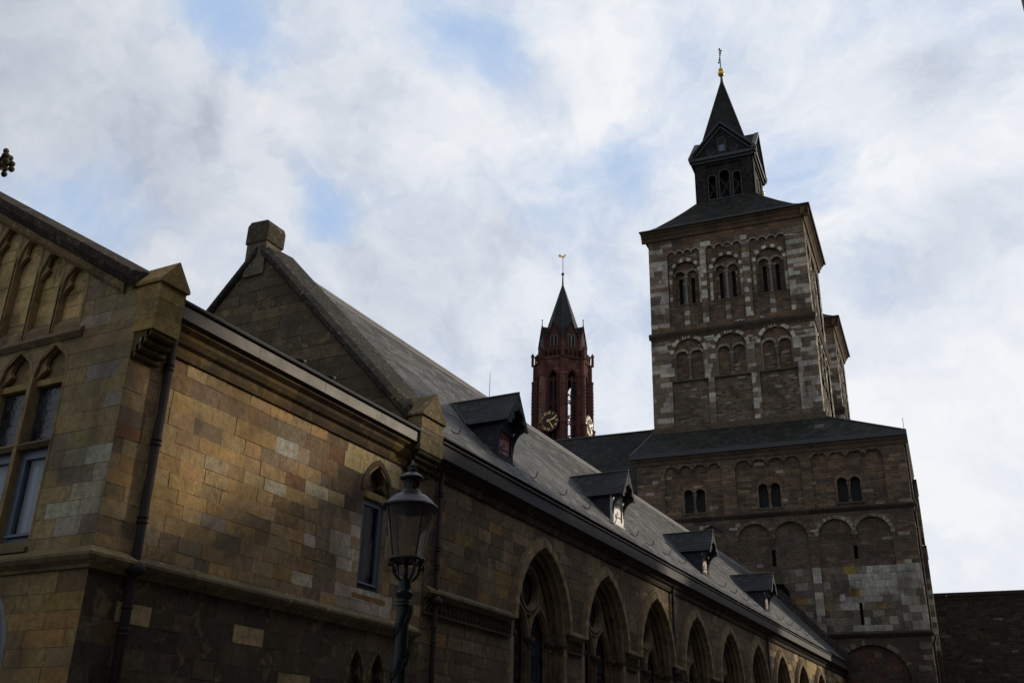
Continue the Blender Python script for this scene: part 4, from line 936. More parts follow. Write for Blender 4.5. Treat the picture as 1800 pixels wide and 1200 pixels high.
# lower roof, gutter, rooflight
mb = MB()
mb.face([(-12.5, -.32, 21.72), (4.98, -.32, 21.72), (.05, 3.02, 24.25), (-11.7, 3.02, 24.25)]); mb.face([(4.98, -.32, 21.72), (4.98, 34, 21.72), (.05, 34, 24.25), (.05, 3.02, 24.25)]); mb.face([(-12.5, -.32, 21.72), (-12.5, 20, 21.72), (-11.7, 20, 24.25), (-11.7, 3.02, 24.25)])
lr = mb.build('lower_roof', 'slate_dark', C)
mb = MB(); mb.box(-12.52, 5.0, -.36, -.05, 21.45, 21.74); mb.box(4.80, 5.02, -.358, 9.6, 21.452, 21.742); mb.tube([(4.98, -.3, 21.74), (.05, 3.02, 24.28)], .07, 6); mb.tube([(-12.45, -.3, 21.74), (-11.7, 3.02, 24.28)], .07, 6)
mb.build('gutter', 'lead', lr)
mb = MB(); zf = lambda d: 21.72 + (d + .32) * .757
mb.ext([(-.52, 0), (.12, 0), (.12, .10), (-.52, .10)], lambda s, h: (s, 1.15, zf(1.15) + h), lambda s, h: (s, 1.65, zf(1.65) + h)); mb.build('rooflight', 'zinc', lr)
mb = MB(); mb.tube([(4.9, -.25, 21.7), (4.9, -.25, 22.55)], .018, 5); mb.build('lightning_rod', 'lead', lr)
# nave roof to the left
mb = MB(); mb.face([(-60, 1.5, 18.9), (-11.8, 1.5, 18.9), (-11.8, 10, 26.95), (-60, 10, 26.95)]); mb.face([(-60, 10, 26.95), (-11.8, 10, 26.95), (-11.8, 18.5, 18.9), (-60, 18.5, 18.9)])
nv = mb.build('nave_roof', 'slate_dark', C); mb = MB(); mb.tube([(-60, 10, 26.97), (-11.8, 10, 26.97)], .09, 6); mb.build('ridge', 'lead', nv)
mb = MB(); mb.face([(-60, 2.2, 0), (-12.1, 2.2, 0), (-12.1, 2.2, 19.4), (-60, 2.2, 19.4)], col=(.06, .045, .035)); mb.face([(-60, 17.5, 0), (-12.1, 17.5, 0), (-12.1, 17.5, 19.4), (-60, 17.5, 19.4)], col=(.06, .045, .035)); mb.build('nave_wall', 'rubble', C)

# ------------------------------------------------ tower
SC, DC = -5.775, 7.55
def tower_face(mb, mring, P, W, r):
    k = W / 11.65; cs = [2.76 * k, 5.80 * k, 8.97 * k]; q = k
    stripe = [(2.1, (.53, .49, .41)), (1.7, (.40, .36, .295)), (2.0, (0.120, 0.087, 0.059)), (1.2, (0.176, 0.123, 0.074)), (.7, (0.084, 0.065, 0.050))]
    pil = lambda u: u < 1.45 * k or u > 10.25 * k or 3.92 * k < u < 4.5 * k or 7.05 * k < u < 7.62 * k
    def c0(u, z, r):
        if z > 38.85 or 31.2 < z < 32.4: return pick(r, BRN)
        if pil(u): return pick(r, stripe)
        return pick(r, [(1, (.22, .19, .15))] + BRN[:4])
    c1 = lambda u, z, r: pick(r, BRN if z > 28.2 else [(2, (.15, .118, .082)), (2, (.11, .090, .062)), (1.2, (.18, .135, .09)), (.6, (.06, .052, .04)), (.4, (.30, .27, .22))])
    # storey 1
    ops = []
    for c in cs: ops += [o_rect(c - 1.30 * q, c + 1.30 * q, 24.7, 28.05), o_arch(c, 1.10 * q, 28.05, 30.2, 31.28)]
    br = [30.2 + .18 * i for i in range(7)]
    masonry(mb, P, rows(r, 24.2, 31.6, .30, .44, br), segs(lambda z: (0, W), ops), .45, 1.05, c0, r, jit=.015, wob=.012, dep=.02, g=.007)
    Pa = lambda u, z, d=0.0: P(u, z, d - .16)
    ops = [o_arch(c + s * .545 * q, .46 * q, 28.12, 29.92, 30.38) for c in cs for s in (-1, 1)]
    masonry(mb, Pa, rows(r, 24.5, 31.4, .13, .20, [29.92 + .1 * i for i in range(5)]), segs(lambda z: (.6, W - .6), ops), .22, .6, c1, r, jit=.012, wob=.01, dep=.02, g=.007)
    Pb = lambda u, z, d=0.0: P(u, z, d - .34)
    masonry(mb, Pb, rows(r, 28.0, 30.6, .13, .2), segs(lambda z: (.6, W - .6)), .2, .55, c1, r, dep=.02)
    for c in cs:
        voussoirs(mring, P, c, 1.10 * q, 1.36 * q, 30.2, -.1, .03, 13, lambda i: (.50, .465, .39) if i % 3 != 1 else (.14, .10, .066))
        for s in (-1, 1): voussoirs(mring, Pa, c + s * .545 * q, .46 * q, .63 * q, 29.92, -.14, .03, 9, lambda i: pick(r, [(1, (.32, .285, .225)), (1, (.23, .19, .135))]))
        column(mring, Pa, c, 28.15, 29.85, -.08, .085, (.19, .175, .16)); x = lambda a, b, z0, z1, d0, d1, cc: mring.ext([(a, z0), (b, z0), (b, z1), (a, z1)], lambda u, z: P(u, z, d0), lambda u, z: P(u, z, d1), col=cc)
        x(c - .09, c + .09, 29.86, 30.3, -.26, -.13, (.27, .25, .21)); x(c - 1.28 * q, c + 1.28 * q, 28.0, 28.12, -.3, -.02, (.10, .08, .06))
        for s in (-1, 1): x(c + s * 1.05 * q - .07, c + s * 1.05 * q + .07, 28.12, 29.95, -.28, -.12, (.20, .18, .145))
    # storey 2
    P2 = lambda u, z, d=0.0: P(u, z, d - .05)
    bz = [38.32 + .055 * i for i in range(7)] + [36.75]
    ops = [o_bay(a * k, b * k, 32.35, 38.32, 4, None, .07) for a, b in ((1.46, 3.93), (4.38, 7.05), (7.60, 10.24))]
    masonry(mb, P2, rows(r, 31.6, 39.75, .30, .44, bz), segs(lambda z: (.04, W - .04), ops), .45, 1.05, c0, r, jit=.015, wob=.012, dep=.02, g=.007)
    Pc = lambda u, z, d=0.0: P(u, z, d - .20)
    bz = [36.75 + .16 * i for i in range(7)]
    masonry(mb, Pc, rows(r, 32.0, 38.9, .13, .20, bz + [34.12]), segs(lambda z: (1.0, W - 1.0), [o_arch(c, .97 * q, 34.12, 36.75, 37.70) for c in cs]), .22, .6, lambda u, z, r: pick(r, BRN), r, jit=.012, wob=.01, dep=.02, g=.007)
    Pd = lambda u, z, d=0.0: P(u, z, d - .40)
    masonry(mb, Pd, rows(r, 34.1, 37.8, .13, .2, [36.6 + .09 * i for i in range(5)]), segs(lambda z: (1.0, W - 1.0), [o_arch(c + s * .46 * q, .37 * q, 34.12, 36.6, 36.97) for c in cs for s in (-1, 1)]), .2, .6, lambda u, z, r: pick(r, BRN), r, dep=.02)
    Pe = lambda u, z, d=0.0: P(u, z, d - .62)
    masonry(mb, Pe, rows(r, 34.0, 37.1, .2, .3, [34.15, 36.45]), segs(lambda z: (1.0, W - 1.0), [o_rect(c + s * .46 * q - .13 * q, c + s * .46 * q + .15 * q, 34.15, 36.45) for c in cs for s in (-1, 1)]), .2, .6, lambda u, z, r: pick(r, BRN), r, dep=.02)
    for c in cs:
        voussoirs(mring, Pc, c, .97 * q, 1.22 * q, 36.75, -.1, .03, 11, lambda i: (.52, .485, .41) if i % 2 == 0 else (.12, .09, .06))
        for s in (-1, 1): voussoirs(mring, Pd, c + s * .46 * q, .37 * q, .53 * q, 36.6, -.14, .03, 7, lambda i: pick(r, [(1, (.29, .25, .19)), (1, (.21, .17, .12))]))
        column(mring, Pd, c, 34.15, 36.45, .04, .085, (.22, .205, .19)); x(c - .1, c + .1, 36.44, 36.95, -.5, -.36, (.2, .17, .13)); x(c - 1.0 * q, c + 1.0 * q, 33.98, 34.12, -.55, -.17, (.09, .072, .055))
        for i in range(4): x(c - .19, c + .19, 32.42 + i * .385, 32.42 + (i + 1) * .385 - .02, -.24, -.15, (.38, .36, .31) if i % 2 == 0 else (.16, .125, .09))
        for s in (-1, 1):
            for i in range(7): x(c + s * 1.12 * q - .1, c + s * 1.12 * q + .1, 34.12 + i * .37, 34.12 + (i + 1) * .37 - .015, -.24, -.165, pick(r, stripe))
    for a, b in ((1.46, 3.93), (4.38, 7.05), (7.60, 10.24)):
        w = (b - a) * k / 4
        for i in range(4): voussoirs(mring, P2, a * k + w * (i + .5), w / 2 - .035, w / 2 + .05, 38.32, -.08, .02, 7, lambda i: (.31, .27, .21))
    # string between the storeys (with small dentils), base plinth, cornice
    pf = [(-.05, 31.50), (.06, 31.50), (.16, 31.72), (.17, 31.86), (-.02, 32.0), (-.05, 32.0)]
    mring.ext(pf, lambda d, z: P(-.12, z, d), lambda d, z: P(W + .12, z, d), col=(.062, .048, .037))
    for i in range(int(W / .22)): x(i * .22, i * .22 + .11, 31.36, 31.495, -.02, .07, (.085, .064, .046))
    x(-.14, W + .14, 24.15, 24.6, -.05, .12, (.10, .078, .055))
    pf = [(-.1, 39.70), (.05, 39.70), (.10, 39.84), (.10, 39.92), (.24, 40.08), (.24, 40.17), (.40, 40.28), (.45, 40.42), (-.1, 40.42)]
    for i in range(10): mring.ext(pf, lambda d, z: P(-.45 + i * (W + .9) / 10, z, d), lambda d, z: P(-.45 + (i + 1) * (W + .9) / 10 - .004, z, d), col=pick(r, [(1, (.135, .092, .058)), (1, (.115, .080, .054))]))
r3 = random.Random(5); mb = MB(); mring = MB()
tower_face(mb, mring, lambda u, z, d=0.0: (-11.6 + u, 3.0 - d, z), 11.65, r3)
tower_face(mb, mring, lambda u, z, d=0.0: (.05 + d, 3.0 + u, z), 9.1, r3)
for p in ([(-11.55, 3.1), (-11.55, 12.1)], [(-11.55, 12.1), (.0, 12.1)]):
    mb.face([(*p[0], 24.2), (*p[1], 24.2), (*p[1], 40.4), (*p[0], 40.4)], col=(.09, .066, .048))
TW = mb.build('tower', ['rubble', 'mortar_pale'], C); mring.build('arcading', 'rubble', TW)
mb = MB(); mb.face([(-11, 3.9, 24.2), (-.9, 3.9, 24.2), (-.9, 3.9, 40), (-11, 3.9, 40)]); mb.face([(-.85, 3.9, 24.2), (-.85, 12, 24.2), (-.85, 12, 40), (-.85, 3.9, 40)]); mb.build('slit_window', 'dark', TW)
mb = MB(); R_ = [(6.35, 5.07, 40.44), (6.0, 4.8, 40.6), (5.2, 4.25, 41.1), (4.1, 3.5, 42.05), (3.1, 2.9, 42.95), (2.36, 2.36, 43.75)]
for (a, b, z), (c, d, w) in zip(R_, R_[1:]):
    A4 = [(SC - a, DC - b, z), (SC + a, DC - b, z), (SC + a, DC + b, z), (SC - a, DC + b, z)]; B4 = [(SC - c, DC - d, w), (SC + c, DC - d, w), (SC + c, DC + d, w), (SC - c, DC + d, w)]
    for i in range(4): mb.face([A4[i], A4[(i + 1) % 4], B4[(i + 1) % 4], B4[i]])
tr = mb.build('tower_roof', 'slate_dark', TW)
mb = MB(); a, b, z = R_[0]
for p, q in (((SC - a, DC - b, z), (SC + a, DC - b, z)), ((SC + a, DC - b, z), (SC + a, DC + b, z))): mb.tube([p, q], .07, 6)
mb.build('roof_edge', 'lead', TW)
# slate-hung lantern with four gables, spire, gilt balls and cross
mb = MB(); mo = MB(); hs = 2.33
FACES = [lambda u, z, d=0.0: (SC + u, DC - hs - d, z), lambda u, z, d=0.0: (SC + hs + d, DC + u, z), lambda u, z, d=0.0: (SC - u, DC + hs + d, z), lambda u, z, d=0.0: (SC - hs - d, DC - u, z)]
def plate(mb, P, zs, sf, d, dep=.08):
    for a, b in zip(zs, zs[1:]):
        for l0, l1, r0, r1 in sf(a, b):
            mb.face([P(l0, a, d), P(r0, a, d), P(r1, b, d), P(l1, b, d)]); mb.face([P(l0, a, d), P(l1, b, d), P(l1, b, d - dep), P(l0, a, d - dep)]); mb.face([P(r0, a, d), P(r1, b, d), P(r1, b, d - dep), P(r0, a, d - dep)])
LW = [(-.98, .30, 43.95, 45.85, 46.15), (0, .39, 43.95, 46.10, 46.5), (.98, .30, 43.95, 45.85, 46.15)]
zz = sorted({43.0, 43.62, 43.95, 47.05, 47.3} | {45.85 + .05 * i for i in range(7)} | {46.10 + .0667 * i for i in range(7)})
for P in FACES:
    plate(mb, P, [43.0, 43.62, 47.05, 47.3], segs(lambda z: (-hs, hs), [o_rect(-1.42, 1.42, 43.62, 47.05)]), 0.0, .12)
    plate(mb, P, zz, segs(lambda z: (-1.5, 1.5), [o_arch(*l) for l in LW]), -.10, .2)
    for l in LW: band(mo, P, jamb_line(l[0], l[1], l[2], l[3], l[4], 8), jamb_line(l[0], l[1] + .07, l[2], l[3], l[4] + .07, 8), -.2, -.07)
    x = lambda a, b, z0, z1, d0, d1: mo.ext([(a, z0), (b, z0), (b, z1), (a, z1)], lambda u, z: P(u, z, d0), lambda u, z: P(u, z, d1))
    x(-hs - .22, hs + .22, 47.30, 47.52, -.1, .15); x(-hs - .34, hs + .34, 47.525, 47.78, -.1, .30); x(-1.55, 1.55, 43.5, 43.6, -.1, .06); x(-1.5, 1.5, 43.86, 43.95, -.2, -.05)
    # gable
    mb.face([P(-2.5, 47.78, .04), P(2.5, 47.78, .04), P(0, 50.55, .04)])
    for s in (-1, 1):
        mo.ext([(0, 0), (.34, 0), (.34, .20), (0, .20)], lambda d, h: P(s * 2.72, 47.72 + h, d), lambda d, h: P(0, 50.72 + h, d))
        mo.ext([(0, -.22), (.16, -.22), (.16, -.02), (0, -.02)], lambda d, h: P(s * 2.5, 47.78 + h, d), lambda d, h: P(0, 50.58 + h, d))
        # gablet roof back to the spire
        mb.face([P(s * 2.72, 47.80, .33), P(0, 50.86, .33), P(0, 50.86, -2.0), P(s * 2.72, 47.80, -.2)])
        mo.tube([P(s * .93 + .30 * cos(t), 48.28 + .30 * sin(t), .06) for t in [2 * pi * i / 16 for i in range(17)]], .045, 5)
    band(mo, P, jamb_line(0, .26, 48.0, 49.15, 49.42, 6), jamb_line(0, .35, 48.0, 49.15, 49.52, 6), .02, .09)
LT = mb.build('lantern', 'slate_dark', TW); mo.build('lantern_moulding', 'lead', LT)
mb = MB()
for P in FACES:
    sheet(mb, P, [(-1.5, 43.8), (1.5, 43.8), (1.5, 46.7), (-1.5, 46.7)], -.9)
    for s in (-1, 1): mb.face([P(s * .93 + .28 * cos(2 * pi * i / 14), 48.28 + .28 * sin(2 * pi * i / 14), .05) for i in range(14)])
    sheet(mb, P, jamb_line(0, .26, 48.0, 49.15, 49.42, 6), .05)
mb.build('louvres', 'louvre', LT)
for P in FACES[:2]:
    for l in LW:
        mb = MB(); mb.tube([P(l[0] - .5, 44.1, -.4), P(l[0] + .5, 45.9, -.4)], .06, 4); mb.tube([P(l[0] + .5, 44.3, -.45), P(l[0] - .5, 46.1, -.45)], .06, 4); mb.build('brace', 'wood', LT)
    mb = MB(); mb.ext([(-.22, 48.15), (.22, 48.15), (.22, 48.75), (-.22, 48.75)], lambda u, z: P(u, z, .06), lambda u, z: P(u, z, .10)); mb.build('shutter', 'bluegrey', LT)
mb = MB(); hb = 2.2; ap = (SC, DC, 57.0); bs = [(SC - hb, DC - hb, 47.6), (SC + hb, DC - hb, 47.6), (SC + hb, DC + hb, 47.6), (SC - hb, DC + hb, 47.6)]
N = 10
for i in range(4):
    for k in range(N):
        f = lambda p, t: tuple(p[j] + (ap[j] - p[j]) * t for j in range(3)); t0, t1 = k / N, (k + 1) / N * .998
        mb.face([f(bs[i], t0), f(bs[(i + 1) % 4], t0), f(bs[(i + 1) % 4], t1), f(bs[i], t1)])
sp = mb.build('spire', 'slate_dark', TW)
mb = MB(); mb.lathe((SC, DC, 56.6), [(.14, 0), (.10, .5), (.07, .8)], 8); 
for b in bs: mb.tube([b, ap], .05, 5)
mb.build('lead_hips', 'lead', sp)
mb = MB(); mb.ball((SC, DC, 57.62), .29, 12); mb.ball((SC, DC, 58.10), .17, 10); mb.lathe((SC, DC, 57.95), [(.2, 0), (.22, .03), (.1, .08)], 10); mb.build('gilt_ball', 'gold', sp, smooth=True)
mb = MB(); mb.tube([(SC, DC, 58.0), (SC, DC, 60.25)], .045, 6); mb.tube([(SC + .25, DC - .72, 59.45), (SC - .25, DC + .72, 59.45)], .04, 6)
for p in ((SC, DC, 60.28), (SC + .25, DC - .75, 59.45), (SC - .25, DC + .75, 59.45)): mb.ball(p, .085, 6)
mb.build('cross', 'black', sp)
T2 = copy_tree(TW, C, (-.05, 20.4, 0))
mb = MB(); mb.tube([(.35, 16.0, 24.3), (.25, 15.8, 27.6)], .08, 8); mb.build('downpipe', 'leadlight', C, smooth=True)

# ================================================================== DARK BUILDING AT RIGHT
E_ = root('parapet_building', (0, 62.2, 0), 'dark rubble stone building with straight parapet, right of the church at the frame edge', 'building', rz=radians(5), local=True)
rng = random.Random(8); mb = MB()
masonry(mb, PY(20.0), rows(rng, 0, 14.7, .15, .24), segs(lambda z: (4.75, 34)), .25, .75, lambda u, z, r: pick(r, [(3, (.040, .032, .026)), (2, (.056, .043, .034)), (1, (.028, .024, .021)), (.5, (.075, .055, .04)), (.05, (.17, .15, .12))]), rng, jit=.02, wob=.012, dep=.025, g=.009)
mb.face([(34, 20, 0), (34, 40, 0), (34, 40, 14.7), (34, 20, 14.7)], 0, (.04, .03, .025)); mb.build('wall', ['rubble', 'mortar_dark'], E_)
mb = MB(); pf = [(-.3, 14.7), (.06, 14.7), (.10, 14.85), (.22, 14.98), (.24, 15.12), (-.3, 15.12)]
for k in range(24): mb.ext(pf, lambda d, z: (4.8 + k * 1.22, 20 - d, z), lambda d, z: (6.01 + k * 1.22, 20 - d, z), col=pick(rng, [(1, (.05, .04, .033))]))
mb.build('parapet', 'rubble', E_)
mb = MB(); mb.box(4.7, 34.1, 19.74, 20.4, 15.125, 15.20); mb.face([(4.8, 20.3, 15.0), (34, 20.3, 15.0), (34, 40, 15.1), (4.8, 40, 15.1)]); mb.build('lead_capping', 'lead', E_)

# ================================================================== RED SANDSTONE CHURCH TOWER
RT = (-49.8, 130.0); ang0 = atan2(0 - RT[1], 11 - RT[0])
D_ = root('sandstone_tower', (RT[0], RT[1], 0), 'slim red sandstone tower with clock and dark pointed spire, beyond the roofs', 'church tower', rz=ang0, local=True)
rng = random.Random(17)
RC = lambda: pick(rng, [(3, (.095, .030, .022)), (2, (.125, .045, .033)), (1, (.06, .020, .016)), (1.0, (.20, .10, .075))])
RB, NF = 4.15, 8
ap_ = RB * cos(pi / 8); sw = 2 * RB * sin(pi / 8)
def face8(i, R=RB):
    a = 2 * pi * (i + .5) / 8; ax = R * cos(pi / 8); n = V((cos(a), sin(a), 0)); t = V((-sin(a), cos(a), 0))
    return lambda u, z, d=0.0: tuple(n * (ax + d) + t * u + V((0, 0, z)))
mb = MB(); mt = MB(); md = MB()
for i in range(8):
    P = face8(i); ops = [o_arch(0, .82, 44.5, 57.2, 58.7)]
    zb = [57.2 + .25 * k for k in range(7)]
    masonry(mb, P, rows(rng, 20, 60.4, .4, .6, zb + [44.5]), segs(lambda z: (-sw / 2, sw / 2), ops), .5, 1.2, lambda u, z, r: pick(r, [(3, (.095, .031, .023)), (2, (.13, .048, .035)), (1, (.055, .020, .016)), (1.2, (.21, .11, .085))]), rng, g=.004, dep=.02, jit=.01)
    mt.col = (.10, .03, .022)
    for w0, w1, d0, d1 in ((.62, .82, -.45, -.15), (.80, .98, -.15, .08)): band(mt, P, jamb_line(0, w0, 44.5, 57.2, 58.5 + (w0 - .8), 10), jamb_line(0, w1, 44.5, 57.2, 58.5 + (w1 - .8), 10), d0, d1)
    for u in (0,): mt.ext([(u - .08, 44.5), (u + .08, 44.5), (u + .08, 57.6), (u - .08, 57.6)], lambda u, z: P(u, z, -.42), lambda u, z: P(u, z, -.22))
    for s in (-1, 1):
        for zt in (57.0, 53.2, 49.9): band(mt, P, arch_line(s * .36, .24, zt - .5, zt, 6), arch_line(s * .36, .35, zt - .5, zt + .25, 6), -.42, -.24, back=True)
    for z in (53.5, 50.2): mt.ext([(-.62, z), (.62, z), (.62, z + .14), (-.62, z + .14)], lambda u, z: P(u, z, -.42), lambda u, z: P(u, z, -.2))
    open_light = {0: -1, 3: 1}                                   # lights one can see the sky through
    for s in (-1, 1):
        if open_light.get(i) == s:
            for k in range(14): md.tube([P(s * .08, 45 + k * .9, -.35), P(s * .62, 45 + k * .9, -.35)], .018, 4)
            continue
        md.face([P(s * .04, 44.5, -.38), P(s * .64, 44.5, -.38), P(s * .64, 57.6, -.38), P(s * .04, 57.6, -.38)])
        for k in range(22): md.ext([(0, 0), (.16, -.16), (.16, -.19), (0, -.03)], lambda d, h: P(s * .08, 45 + k * .56 + h, -.37 + d), lambda d, h: P(s * .60, 45 + k * .56 + h, -.37 + d))
TB = mb.build('belfry', ['red', 'mortar_dark'], D_); mt.build('tracery', 'red', TB); md.build('louvres', 'dark', TB)
mb = MB()
for i in range(8):
    a = 2 * pi * i / 8; n = V((cos(a), sin(a), 0)); t = V((-sin(a), cos(a), 0)); q = lambda x, y, z: tuple(n * x + t * y + V((0, 0, z)))
    for z0, z1, r in ((20, 45.5, 5.0), (45.5, 49.8, 4.85), (49.8, 57.6, 4.62), (57.6, 60.4, 4.45)):
        c = RC(); mb.ext([(3.7, -.42), (r, -.36), (r + .12, 0), (r, .36), (3.7, .42)], lambda x, y: q(x, y, z0), lambda x, y: q(x, y, z1 - .05), col=c); mb.ext([(3.7, -.50), (r + .06, -.44), (r + .2, 0), (r + .06, .44), (3.7, .5)], lambda x, y: q(x, y, z1 - .05), lambda x, y: q(x * .995, y * .8, z1 + .14), col=RC())
    # crocketed finial relief and free pinnacle
    for k in range(7):
        for s in (-1, 0, 1): mb.ball(q(4.70, s * .2, 52.6 + k * .55), .10, 4, col=RC())
    mb.ext([(4.45, -.2), (4.85, -.2), (4.85, .2), (4.45, .2)], lambda x, y: q(x, y, 60.4), lambda x, y: q(x, y, 61.9), col=RC()); mb.ball(q(4.65, 0, 62.1), .30, 6, col=RC()); mb.lathe(q(4.65, 0, 62.2), [(.2, 0), (.12, .25), (.02, .45)], 6, col=RC())
mb.build('buttress', 'red', D_)
mb = MB()
for i in range(8):
    P = face8(i)
    mb.ext([(-.1, 60.3), (.15, 60.3), (.28, 60.5), (.28, 60.62), (-.1, 60.62)], lambda d, z: P(-1.75, z, d), lambda d, z: P(1.75, z, d), col=RC()); mb.ext([(-.02, 61.75), (.24, 61.75), (.24, 61.95), (-.02, 61.95)], lambda d, z: P(-1.65, z, d), lambda d, z: P(1.65, z, d), col=(.09, .06, .03))
    for k in range(5): mb.ext([(-1.5 + k * .72, .02), (-1.34 + k * .72, .02), (-1.34 + k * .72, .2), (-1.5 + k * .72, .2)], lambda u, d: P(u, 60.62, d), lambda u, d: P(u, 61.75, d), col=RC())
    for k in range(4): band(mb, P, arch_line(-1.06 + k * .72, .22, 61.3, 61.6, 5), arch_line(-1.06 + k * .72, .30, 61.3, 61.78, 5), .04, .18, back=True, colf=lambda i: (.08, .025, .018))
mb.build('balustrade', 'red', D_)
# upper stage with gables, then the slate spire
mb = MB(); mt = MB(); ml = MB(); R2 = 3.7; s2 = 2 * R2 * sin(pi / 8)
for i in range(8):
    P = face8(i, R2)
    masonry(mb, P, rows(rng, 60.4, 66.4, .3, .42, [63.4]), segs(lambda z: (-s2 / 2 if z < 63.4 else -s2 / 2 * (66.5 - z) / 3.1, s2 / 2 if z < 63.4 else s2 / 2 * (66.5 - z) / 3.1)), .4, .9, lambda u, z, r: pick(r, [(3, (.08, .024, .018)), (1, (.10, .035, .026))]), rng, g=.004, dep=.02)
    for s in (-1, 1):
        band(mt, P, jamb_line(s * .3, .2, 62.6, 64.0, 64.5, 5), jamb_line(s * .3, .28, 62.6, 64.0, 64.6, 5), .0, .1); sheet(ml, P, jamb_line(s * .3, .2, 62.6, 64.0, 64.5, 5), .03, 1)
        ml.ext([(-.1, 0), (.16, 0), (.16, .16), (-.1, .16)], lambda d, h: P(s * s2 / 2 * 1.04, 63.35 + h, d), lambda d, h: P(0, 66.6 + h, d), 0)
        ml.face([P(s * s2 / 2, 63.4, .02), P(0, 66.65, .02), P(0, 66.65, -1.1), P(s * s2 / 2, 63.4, -.15)], 0)
    ml.tube([P(0, 66.6, .05), P(0, 67.7, .05)], [.08, .05], 6, 0); ml.ball(P(0, 67.75, .05), .12, 6, 0)
    mt.ext([(-.6, 62.3), (.6, 62.3), (.6, 62.5), (-.6, 62.5)], lambda u, z: P(u, z, 0), lambda u, z: P(u, z, .12), col=RC())
    a = 2 * pi * i / 8; mt.lathe((3.6 * cos(a), 3.6 * sin(a), 60.4), [(.26, 0), (.26, 3.0), (.32, 3.1), (.18, 3.4), (.04, 4.4)], 6, col=RC())
ug = mb.build('gabled_stage', ['red', 'mortar_dark'], D_); mt.build('gable_tracery', 'red', ug); ml.build('gable_leadwork', ['slate_dark', 'dark'], ug)
mb = MB(); N = 14; Rs = 3.5
for i in range(8):
    a0, a1 = 2 * pi * i / 8, 2 * pi * (i + 1) / 8
    for k in range(N):
        z0, z1 = 63.4 + (74.7 - 63.4) * k / N, 63.4 + (74.7 - 63.4) * (k + 1) / N; r0, r1 = Rs * (1 - k / N) + .05, Rs * (1 - (k + 1) / N) + .05
        mb.face([(r0 * cos(a0), r0 * sin(a0), z0), (r0 * cos(a1), r0 * sin(a1), z0), (r1 * cos(a1), r1 * sin(a1), z1), (r1 * cos(a0), r1 * sin(a0), z1)])
sp = mb.build('spire', m_slate('tower_slates', (.011, .012, .014), (.021, .022, .026), ('X', 'Z'), .4, .3, .7, spec=.15), D_)
mb = MB()
for i in range(8): a = 2 * pi * i / 8; mb.tube([(Rs * cos(a), Rs * sin(a), 63.4), (.05 * cos(a), .05 * sin(a), 74.7)], .045, 5)
mb.lathe((0, 0, 74.4), [(.16, 0), (.12, 1.2), (.10, 2.0)], 8); mb.ball((0, 0, 76.6), .26, 8); mb.lathe((0, 0, 76.8), [(.06, 0), (.05, 3.0)], 6)
mb.tube([(.12, 0, 77.4), (-.1, .0, 77.9), (.1, 0, 78.4), (-.08, 0, 78.9), (0, 0, 79.4)], .05, 5)
mb.build('finial', 'lead', sp)
mb = MB(); e = lambda y, z: (0, y, z + 79.9)
out = [(-.50, .30), (-.38, .52), (-.26, .42), (-.16, .20), (.10, .12), (.26, .26), (.46, .46), (.66, .40), (.74, .16), (.60, -.02), (.40, .02), (.20, -.12), (-.08, -.18), (-.30, -.04), (-.38, .18)]
mb.ext(out, lambda y, z: (-.05, -y, z + 79.75), lambda y, z: (.05, -y, z + 79.75)); mb.tube([(0, .02, 79.3), (0, .02, 79.7)], .05, 5)
mb.build('weathercock', 'gold', sp)
# clocks
def text_mesh(body, size):
    cu = bpy.data.curves.new('numeral', 'FONT'); cu.body = body; cu.size = size; cu.align_x = 'CENTER'; cu.align_y = 'CENTER'; cu.extrude = .02
    o = bpy.data.objects.new('numeral', cu); COL.objects.link(o); bpy.context.view_layer.update()
    me = o.evaluated_get(bpy.context.evaluated_depsgraph_get()).to_mesh(); vs = [tuple(v.co) for v in me.vertices]; fs = [list(p.vertices) for p in me.polygons]
    bpy.data.objects.remove(o); bpy.data.curves.remove(cu); return vs, fs
def clock(i, mat, uc):
    P = face8(i); R = 1.55; zc = 50.2
    mb = MB(); n = 32
    mb.ext([(uc + R * 1.02 * cos(2 * pi * k / n), zc + R * 1.08 * sin(2 * pi * k / n)) for k in range(n)], lambda u, z: P(u, z, .10), lambda u, z: P(u, z, .50))
    o = mb.build('clock', 'clockface', D_)
    mb = MB()
    for h, s in enumerate(['XII', 'I', 'II', 'III', 'IIII', 'V', 'VI', 'VII', 'VIII', 'IX', 'X', 'XI']):
        vs, fs = text_mesh(s, .62); a = -2 * pi * h / 12
        ids = []
        for x, y, z in vs:
            x = x * (.62 if len(s) > 2 else .85); x *= 1.15; y += R * .80
            ids.append(mb.vert(P(uc + x * cos(a) - y * sin(a), zc + x * sin(a) + y * cos(a), .53 + z)))
        for f in fs: mb.idx([ids[k] for k in f])
    mb.build('numerals', mat, o)
    mb = MB()
    for a, L, w in ((-2 * pi * 2.32 / 12, 1.15, .10), (-2 * pi * 24.5 / 60, 1.35, .075)):
        q = lambda x, y: P(uc + x * cos(a) - y * sin(a), zc + x * sin(a) + y * cos(a), .60)
        q2 = lambda x, y: P(uc + x * cos(a) - y * sin(a), zc + x * sin(a) + y * cos(a), .64)
        mb.ext([(-w, -.32), (w, -.32), (w * .7, 0), (w, L * .72), (w * 1.7, L * .8), (0, L), (-w * 1.7, L * .8), (-w, L * .72), (-w * .7, 0)], q, q2)
    mb.build('hands', mat, o)
clock(7, 'goldpaint', -.35); clock(1, 'sunlit_gilt', .1)

